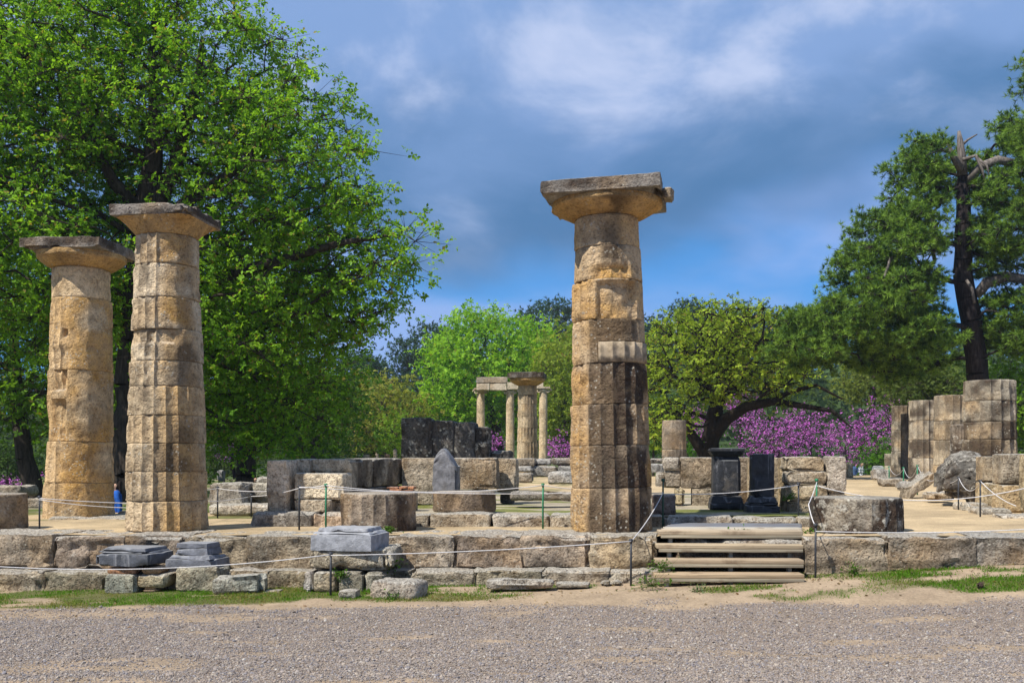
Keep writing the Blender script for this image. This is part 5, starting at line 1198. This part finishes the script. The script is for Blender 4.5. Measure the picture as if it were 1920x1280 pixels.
def pine(name, label, trunk, tr, ells, n, spacing, cr, tufts, per, L, wdt, cols, seed, bark, group=None, dead=(), tip=.014, gap=0.0, inner=.3, flat=.55, sides=6, twigs=True, avoid=None):
    base = np.array(trunk[0], float); t = thing(name, label, 'tree', tuple(base), 0, group)
    cl = sample_clumps(ells, n, spacing, seed, inner, gap, avoid=avoid); pts, par, R, ntr = grow(trunk, tr, cl, seed, tip, pen=.15)
    e = np.arange(1, len(pts)); V, Q = tube_np(pts[par[e]], pts[e], R[par[e]] * np.where(e >= ntr, np.minimum(1, R[e] * 1.25 / np.maximum(R[par[e]], 1e-6)), 1.0), R[e], sides)
    LV, LT, LC, S = needles(cl, cr, tufts, per, L, wdt, cols, seed + 3, flat)
    if twigs:
        V2, Q2 = tube_np(np.repeat(cl, tufts, 0), S, np.full(len(S), tip * .6), np.full(len(S), tip * .25), 3); Q = np.concatenate([Q, Q2 + len(V)]); V = np.vstack([V, V2])
    obj('trunk', mesh_np('trunk', V - base, quads=Q, smooth=True), M['bark'], t, bark)
    for pp, rr_ in dead:
        V2, Q2, T2 = path_tube(np.array(pp) - base, rr_, 7); obj('dead_branch', mesh_np('dead', V2, Q2, T2, True), M['bark'], t, (0.15, 0.13, 0.115))
    me = mesh_np('crown', LV - base, tris=LT); attr_col(me, 'Col', LC); obj('crown', me, M['needle'], t); return t
D = 42.0
GP = [(0.035, 0.09, 0.016), (0.21, 0.34, 0.045)]
dead = [([tp(1805, 330, D), tp(1803, 290, D), tp(1800, 262, D), tp(1798, 246, D)], [.18, .14, .10, .05]), ([tp(1803, 320, D - .3), tp(1785, 290, D - .5), tp(1776, 262, D - .6)], [.13, .1, .03]), ([tp(1790, 290, D - .4), tp(1765, 280, D - .7), tp(1735, 292, D - .9)], [.07, .05, .02]),
        ([tp(1800, 275, D), tp(1815, 262, D), tp(1832, 252, D)], [.06, .04, .02]), ([tp(1805, 300, D - .4), tp(1830, 292, D - .7), tp(1842, 320, D - .9), tp(1848, 345, D - .9)], [.07, .06, .04, .015]), ([tp(1830, 295, D - .7), tp(1850, 310, D - .9), tp(1857, 340, D - .9)], [.05, .04, .01]), ([tp(1812, 345, D), tp(1840, 312, D - .5), tp(1870, 300, D - .6), tp(1900, 306, D - .6)], [.17, .15, .15, .13]),
        ([tp(1740, 385, D - 1.5), tp(1755, 430, D - 1.8), tp(1750, 470, D - 1.8), tp(1752, 495, D - 1.8)], [.07, .09, .07, .04]), ([tp(1700, 460, D - 1.6), tp(1672, 478, D - 1.9), tp(1658, 520, D - 2), tp(1662, 552, D - 2)], [.03, .05, .05, .02]), ([tp(1812, 525, D - .6), tp(1822, 540, D - .8), tp(1827, 568, D - .9)], [.05, .06, .04]), ([tp(1765, 295, D - .7), tp(1768, 306, D - .8), tp(1762, 312, D - .8)], [.03, .02, .01]),
        ([tp(1830, 555, D), tp(1850, 530, D - .3), tp(1885, 518, D - .4), tp(1930, 525, D - .4)], [.16, .19, .18, .15])]
dead = [(pp, [q * 1.25 for q in rr_]) for pp, rr_ in dead]
pine('pine_tree', 'big dark pine with a broken bare top and dead hanging branches', [tp(1836, 860, D), tp(1832, 700, D), tp(1822, 600, D), tp(1806, 510, D), tp(1806, 420, D), tp(1806, 330, D)], [.46, .43, .42, .38, .31, .24],
     [pxE(1740, 400, D - .5, 75, 85, 2.54), pxE(1720, 320, D, 50, 60, 1.78), pxE(1835, 330, D + 1.2, 70, 60, 1.52), pxE(1760, 300, D + 1.2, 50, 45, 1.27), pxE(1680, 500, D - .5, 85, 80, 2.79), pxE(1580, 620, D - .5, 110, 55, 2.79), pxE(1650, 590, D - 1, 110, 80, 3.05), pxE(1520, 650, D - .5, 65, 40, 2.54), pxE(1700, 660, D, 100, 55, 3.05), pxE(1890, 430, D - .5, 70, 110, 2.54), pxE(1905, 290, D + .3, 45, 75, 1.91), pxE(1900, 600, D, 60, 70, 2.54), pxE(1625, 440, D, 40, 45, 1.52), pxE(1595, 520, D, 40, 45, 1.65)],
     420, .64, .46, 36, 21, .22, .016, GP, 41, (0.030, 0.024, 0.024), dead=dead, tip=.02, inner=.38, gap=.42, avoid=lambda p: (p[:, 1] < 42.5) & (np.abs(p[:, 0] / p[:, 1] * F + 960 - np.interp(HZ - (p[:, 2] - EYE) / p[:, 1] * F, [250, 510, 700], [1802, 1806, 1832])) < 34))
pine('pine_tree', 'pine branch tips poking in at the upper right corner', [tp(1990, 860, 36), tp(1985, 500, 36), tp(1975, 200, 36), tp(1960, 90, 36)], [.3, .25, .15, .05], [pxE(1955, 130, 36, 50, 45, 1.2), pxE(1990, 260, 36, 70, 70, 1.6)], 50, .5, .5, 26, 20, .2, .012, GP, 43, (0.030, 0.024, 0.024))
# hill pines on the skyline
HP = [(0.020, 0.060, 0.022), (0.050, 0.110, 0.034)]
for k, (px, top, D, w_, lab) in enumerate([(665, 655, 150, 44, 'blue-green pine far left of the skyline gap'), (700, 668, 146, 34, 'lower pine right at the skyline gap'), (762, 628, 150, 42, 'dark pine right of the skyline gap'), (800, 600, 152, 44, 'tallest blue-green pine beside the bright tree'), (835, 612, 158, 36, 'pine half hidden behind the bright tree top'),
      (1000, 570, 160, 36, 'hill pine left of the column capital, lower one'), (1042, 545, 165, 42, 'hill pine rising just left of the tallest column'), (1085, 555, 165, 40, 'hill pine behind the shaft of the tallest column'), (1285, 551, 165, 34, 'tall skyline pine above the oak'), (1306, 562, 168, 22, 'small skyline pine next to the tall one above the oak'), (1340, 574, 168, 40, 'skyline pine over the middle of the oak'), (1385, 566, 168, 40, 'skyline pine with a flat top over the oak'), (1430, 566, 168, 36, 'skyline pine right of the flat-topped one'), (1475, 572, 168, 36, 'skyline pine nearest the great dark pine'), (1516, 580, 160, 34, 'bluish pine touching the great pine\'s lowest bough'), (1225, 585, 165, 40, 'hill pine between the tallest column and the oak')]):
    x, z1 = gx(px, D), gz(top, D); zb = float(terrain(np.array([x]), np.array([D]))[0]); zb = min(zb, z1 - 5); h = z1 - zb
    w2 = w_ / F * D
    pine('pine_tree', lab, [(x, D, zb - .3), (x + .2, D, zb + h * .5), (x, D, z1 - .8)], [.3, .2, .06], [((x, D, zb + h * .68), (w2 * .85, w2 * .8, h * .30)), ((x + w2 * .2, D, zb + h * .45), (w2 * 1.0, w2 * .9, h * .2))], 60, 1.0, 1.2, 16, 9, .55, .07, HP, 200 + k, (0.03, 0.025, 0.02), group='pines on the hill', tip=.03, sides=4, twigs=False)

# ------------------------------------------------------------------ bushes, hillside wood
def bush(name, label, px, py, D, rx, ry, n, leaf, cols, seed, rd=2.5, ground=True):
    zb = min(float(terrain(np.array([gx(px, D)]), np.array([D]))[0]), gz(py, D) - .5)
    tree(name, label, 'bush', [(gx(px, D), D, zb), (gx(px, D), D, (zb + gz(py, D)) / 2), tp(px, py, D)], [.1, .08, .04], [pxE(px, py, D, rx, ry, rd)], n, 22 / F * D * .8, 22 / F * D, 120, 10, leaf, cols, seed, subr=8 / F * D, tip=.012, inner=.2, flat=.9)
bush('bush', 'bright green bush right of the tallest stump at the right edge', 1925, 760, 42, 40, 110, 60, .16, [(0.09, 0.20, 0.012), (0.2, 0.36, .03)], 301)
bush('bush', 'grey-green bush under the great pine left of its trunk', 1730, 720, 52, 70, 50, 60, .17, [(0.07, 0.11, 0.025), (0.15, 0.2, .045)], 302)
bush('bush', 'green shrub beside the short low stump at the path end', 1655, 868, 52, 26, 34, 30, .14, [(0.05, 0.14, 0.012), (0.11, 0.24, .025)], 303)
bush('bush', 'green shrub left of the lone speckled stump', 1225, 800, 62, 28, 50, 40, .17, [(0.06, 0.13, 0.02), (0.13, 0.22, .04)], 304)
bush('bush', 'low green shrub behind the lone speckled stump', 1290, 835, 60, 18, 22, 20, .15, [(0.05, 0.14, 0.015), (0.1, 0.22, .03)], 305)
bush('bush', 'olive shrub under the great pine by the far stumps', 1640, 715, 68, 80, 40, 60, .2, [(0.10, 0.14, 0.025), (0.19, 0.23, .045)], 306)
bush('bush', 'dark olive shrub behind the second stump', 1800, 715, 60, 60, 50, 50, .2, [(0.05, 0.10, 0.02), (0.12, 0.19, .04)], 307)
bush('bush', 'low dark hedge left of the black wall', 690, 835, 84, 55, 28, 46, .2, [(0.04, 0.06, 0.016), (0.09, 0.11, .03)], 308)
bush('bush', 'yellow-green shrub against the left end of the black wall', 740, 815, 66, 14, 36, 24, .15, [(0.1, 0.19, 0.012), (0.2, 0.32, .03)], 309)
bush('bush', 'green weeds seen between the left columns behind the blue coat', 224, 898, 40, 22, 20, 20, .12, [(0.07, 0.15, 0.012), (0.14, 0.24, .03)], 310)
bush('bush', 'dark bush at the far left under the leaning tree', 15, 870, 60, 60, 30, 36, .2, [(0.03, 0.07, 0.012), (0.08, 0.14, .02)], 311)
bush('bush', 'dark bush between the trunks under the big tree', 420, 862, 75, 60, 26, 40, .2, [(0.03, 0.06, 0.012), (0.07, 0.11, .02)], 312)
bush('bush', 'dark bush below the dark rounded tree', 560, 850, 80, 70, 26, 40, .2, [(0.028, 0.06, 0.012), (0.06, 0.1, .02)], 313)
# the wood that covers the hill, one mass
r = np.random.default_rng(77); nH = 1200
Dh = r.uniform(100, 190, nH); thh = np.radians(r.uniform(-34, 34, nH)); xh = Dh * np.tan(thh); zh = terrain(xh, Dh) + r.uniform(.5, 5.0, nH)
cl = np.stack([xh, Dh, zh], 1)
V, T, Cc, S = foliage(cl, 1.9, 66, 6, .75, [(0.022, 0.052, 0.016), (0.075, 0.115, 0.026)], 78, .8, .5, .55)
me = mesh_np('wood', V, tris=T); attr_col(me, 'Col', Cc); tag(obj('hillside_wood', me, M['leaf']), 'mixed green wood covering the hill behind the ruins', 'wood', kind='stuff')

# ------------------------------------------------------------------ grass, weeds, gravel
r = np.random.default_rng(5); nG = 260000
gx_, gy_ = r.uniform(-8.2, 7.6, nG), r.uniform(10.3, 14.2, nG)
mk = r.random(nG) < grass_mask(gx_, gy_) * .9
gx_, gy_ = gx_[mk], gy_[mk]
# a few tufts inside the ruin and along joints
gz_ = terrain(gx_, gy_) - .004
b = np.stack([gx_, gy_, gz_], 1); nb = len(b); dirn = unit(r.normal(size=(nb, 3)) * .8 + np.array([0, 0, 1.0])); dirn[:, 2] = np.abs(dirn[:, 2]); hh = r.uniform(.02, .055, nb) * (0.6 + .8 * fbm(b, 2.2, 2, 4)); sd = unit(np.cross(dirn, r.normal(size=(nb, 3)))) * r.uniform(.003, .007, (nb, 1))
V = np.stack([b - sd, b + sd, b + dirn * hh[:, None]], 1).reshape(-1, 3)
gn = fbm(b, 1.7, 3, 9)[:, None]; dry = sstep(gn + .35 * (r.random((nb, 1)) - .5), .54, .72)
gc = np.array([0.10, 0.22, 0.014]) * (1 - dry) + np.array([0.24, 0.23, 0.075]) * dry; gc = gc * r.uniform(.6, 1.35, (nb, 1))
me = mesh_np('grass', V, tris=np.arange(nb * 3).reshape(-1, 3)); attr_col(me, 'Col', np.repeat(gc, 3, 0)); tag(obj('grass', me, M['leaf']), 'short patchy green grass along the foot of the steps', 'grass', kind='stuff')
# weeds: small leafy plants rooted in joints
def weed(label, px, py, D, s, n, cols, seed):
    q = np.random.default_rng(seed); c = np.array(tp(px, py, D)); C = c + q.normal(size=(n, 3)) * np.array([s, s * .5, s * .55]) + np.array([0, 0, s * .4])
    N = unit(q.normal(size=C.shape) + np.array([0, -.4, .8])); T = unit(np.cross(N, q.normal(size=C.shape))); L = q.uniform(.02, .05, n)
    V, tr = leaf_quads(C, N, T, L, L * .6); stems = tube_np(np.repeat(c[None], n, 0), C, np.full(n, .002), np.full(n, .001), 3)
    t = thing('weed', label, 'weed', tuple(c)); me = mesh_np('leaves', V - c, tris=tr); attr_col(me, 'Col', np.repeat(np.array(cols)[None] * q.uniform(.7, 1.3, (n, 1)), 4, 0)); obj('leaves', me, M['leaf'], t)
    obj('stem', mesh_np('stems', stems[0] - c, quads=stems[1]), M['bark'], t, (0.06, 0.09, 0.02))
for k, (px, py, D, s, lab) in enumerate([(728, 994, 14.1, .05, 'green weed at the foot of the broken dark drum'), (732, 1060, 12.95, .10, 'weeds growing beside the pitted boulder slab'), (1310, 1110, 11.9, .06, 'small grey-green plant on the dirt below the stairs'), (1600, 1073, 12.5, .08, 'weeds at the foot of the long dark stone blocks'), (1480, 934, 16.3, .06, 'pale weed sprouting from the stacked pier'), (1222, 1098, 12.1, .14, 'grassy clump under the left end of the stairs'), (1240, 1065, 12.5, .08, 'weed between the step and the stairs'), (1390, 1010, 13.4, .10, 'wiry plant growing between the stair treads'), (640, 1078, 12.7, .05, 'small weed in the joint above the upright blocks'), (735, 1127, 11.95, .08, 'weeds round the loose squared boulder'), (1520, 1004, 13.6, .07, 'weed between the stairs and the wide drum')]):
    weed(lab, px, py, D, s, 90, (0.08, 0.17, 0.02) if k not in (2,) else (.15, .2, .09), 400 + k)
# gravel: loose pebbles lying on the path
nP = 220000
px_ = r.uniform(-7.0, 7.0, nP * 2); yy = 1 / r.uniform(1 / 12.7, 1 / 7.3, nP * 2)
mk = (np.abs(px_) < yy * .56 + .3) & (r.random(nP * 2) < gravel_mask(px_, yy)); px_, yy = px_[mk][:nP], yy[mk][:nP]
pp = np.stack([px_, yy, 0 * px_], 1)
zg = terrain(px_, yy) + 0.035 * (fbm(pp, .9, 3, 5) - .5) + .02 * (fbm(pp, 4.0, 2, 6) - .5)
n = len(px_); s = np.clip(np.exp(r.normal(-5.22, .45, n)), .0025, .022)
pc = np.array([[0.36, 0.305, 0.27], [0.29, 0.265, 0.27], [0.46, 0.385, 0.31], [0.20, 0.165, 0.145], [0.40, 0.32, 0.26], [0.55, 0.50, 0.44]])[r.choice(6, n, p=[.3, .2, .2, .1, .15, .05])] * r.uniform(.50, .76, (n, 1))
me = bpy.data.meshes.new('gravel'); me.vertices.add(n); me.vertices.foreach_set('co', np.stack([px_, yy, zg + s * .25], 1).astype(np.float32).ravel()); me.update()
attr_col(me, 'Col', pc)
for nm, A in (('rot', np.stack([r.normal(size=n) * .35, r.normal(size=n) * .35, r.uniform(0, 6.28, n)], 1)), ('scl', s[:, None] * np.stack([r.uniform(.8, 1.4, n), r.uniform(.7, 1.1, n), r.uniform(.4, .8, n)], 1))):
    at_ = me.attributes.new(nm, 'FLOAT_VECTOR', 'POINT'); at_.data.foreach_set('vector', A.astype(np.float32).ravel())
go = obj('gravel', me, M['pebble']); tag(go, 'loose grey and pinkish gravel on the foreground path', 'gravel', kind='stuff')
ng = bpy.data.node_groups.new('scatter_pebbles', 'GeometryNodeTree')
ng.interface.new_socket('Geometry', in_out='INPUT', socket_type='NodeSocketGeometry'); ng.interface.new_socket('Geometry', in_out='OUTPUT', socket_type='NodeSocketGeometry')
N_, L_ = ng.nodes, ng.links
gi, gout = N_.new('NodeGroupInput'), N_.new('NodeGroupOutput'); ip = N_.new('GeometryNodeInstanceOnPoints'); ico = N_.new('GeometryNodeMeshIcoSphere'); ico.inputs['Radius'].default_value = 1.0; ico.inputs['Subdivisions'].default_value = 1
sm = N_.new('GeometryNodeSetMaterial'); sm.inputs['Material'].default_value = M['pebble']
na1 = N_.new('GeometryNodeInputNamedAttribute'); na1.data_type = 'FLOAT_VECTOR'; na1.inputs[0].default_value = 'rot'
na2 = N_.new('GeometryNodeInputNamedAttribute'); na2.data_type = 'FLOAT_VECTOR'; na2.inputs[0].default_value = 'scl'
L_.new(gi.outputs[0], ip.inputs['Points']); L_.new(ico.outputs[0], sm.inputs['Geometry']); L_.new(sm.outputs[0], ip.inputs['Instance'])
L_.new(na1.outputs[0], ip.inputs['Rotation']); L_.new(na2.outputs[0], ip.inputs['Scale']); L_.new(ip.outputs[0], gout.inputs[0])
md = go.modifiers.new('scatter', 'NODES'); md.node_group = ng
# pine cone on the gravel
c0 = Vector((gx(1838, 11.35), 11.35, float(terrain(np.array([5.3]), np.array([11.35]))[0]))); pcn = thing('pine_cone', 'dark pine cone lying on the gravel near the right-hand grass', 'pine cone', tuple(c0))
obj('core', lathe_mesh([(.008, 0), (.028, .015), (.034, .04), (.022, .065), (.005, .08)], 14, .004), M['bark'], pcn, (0.05, 0.035, 0.028))
for k in range(22):
    a = k * 2.4; h = .01 + k * .003; me = stone_mesh((.022, .014, .007), .003, .001, 0, .01); o = obj('scale', me, M['bark'], pcn, (0.07, 0.045, 0.035), (math.cos(a) * .032, math.sin(a) * .032, h)); o.rotation_euler = (0, -.4, a)

# ------------------------------------------------------------------ thin spring haze: one even closed box of air
def hazebox(dens):
    m, t, out = new_mat('haze_air'); pv = t.add('ShaderNodeVolumePrincipled')
    pv.inputs['Color'].default_value = (0.78, 0.88, 1.0, 1); pv.inputs['Density'].default_value = dens; pv.inputs['Anisotropy'].default_value = 0.2
    t.put(out.inputs['Volume'], pv.outputs[0])
    V = np.array([(x, y, z) for x in (-420, 420) for y in (-40, 460) for z in (-12, 75)], float)
    Q = [(0, 1, 3, 2), (4, 6, 7, 5), (0, 4, 5, 1), (2, 3, 7, 6), (0, 2, 6, 4), (1, 5, 7, 3)]
    tag(obj('haze', mesh_np('haze', V, quads=Q), m), 'thin bluish haze in the air over the site', 'haze', kind='stuff')
hazebox(0.0003)

# dry leaves and crumbs blown against the steps
r = np.random.default_rng(91); nl = 900
lx, ly = r.uniform(-7.5, 7.2, nl), 12.6 - r.exponential(.55, nl) - .03 * r.normal(size=nl); ly = np.clip(ly, 8.2, 13.0)
Cl = np.stack([lx, ly, terrain(lx, ly) + .008], 1); Nl = unit(r.normal(size=(nl, 3)) * .35 + np.array([0, 0, 1.0])); Tl = unit(np.cross(Nl, r.normal(size=(nl, 3)))); sl = r.uniform(.02, .055, nl)
V, tr_ = leaf_quads(Cl, Nl, Tl, sl, sl * .6); me = mesh_np('litter', V, tris=tr_)
attr_col(me, 'Col', np.repeat(np.array([[0.20, 0.12, 0.06], [0.30, 0.22, 0.12], [0.12, 0.085, 0.05]])[r.integers(0, 3, nl)] * r.uniform(.7, 1.3, (nl, 1)), 4, 0))
tag(obj('leaf_litter', me, M['leaf']), 'scattered dry brown leaves on the dirt and grass by the steps', 'leaf litter', kind='stuff')
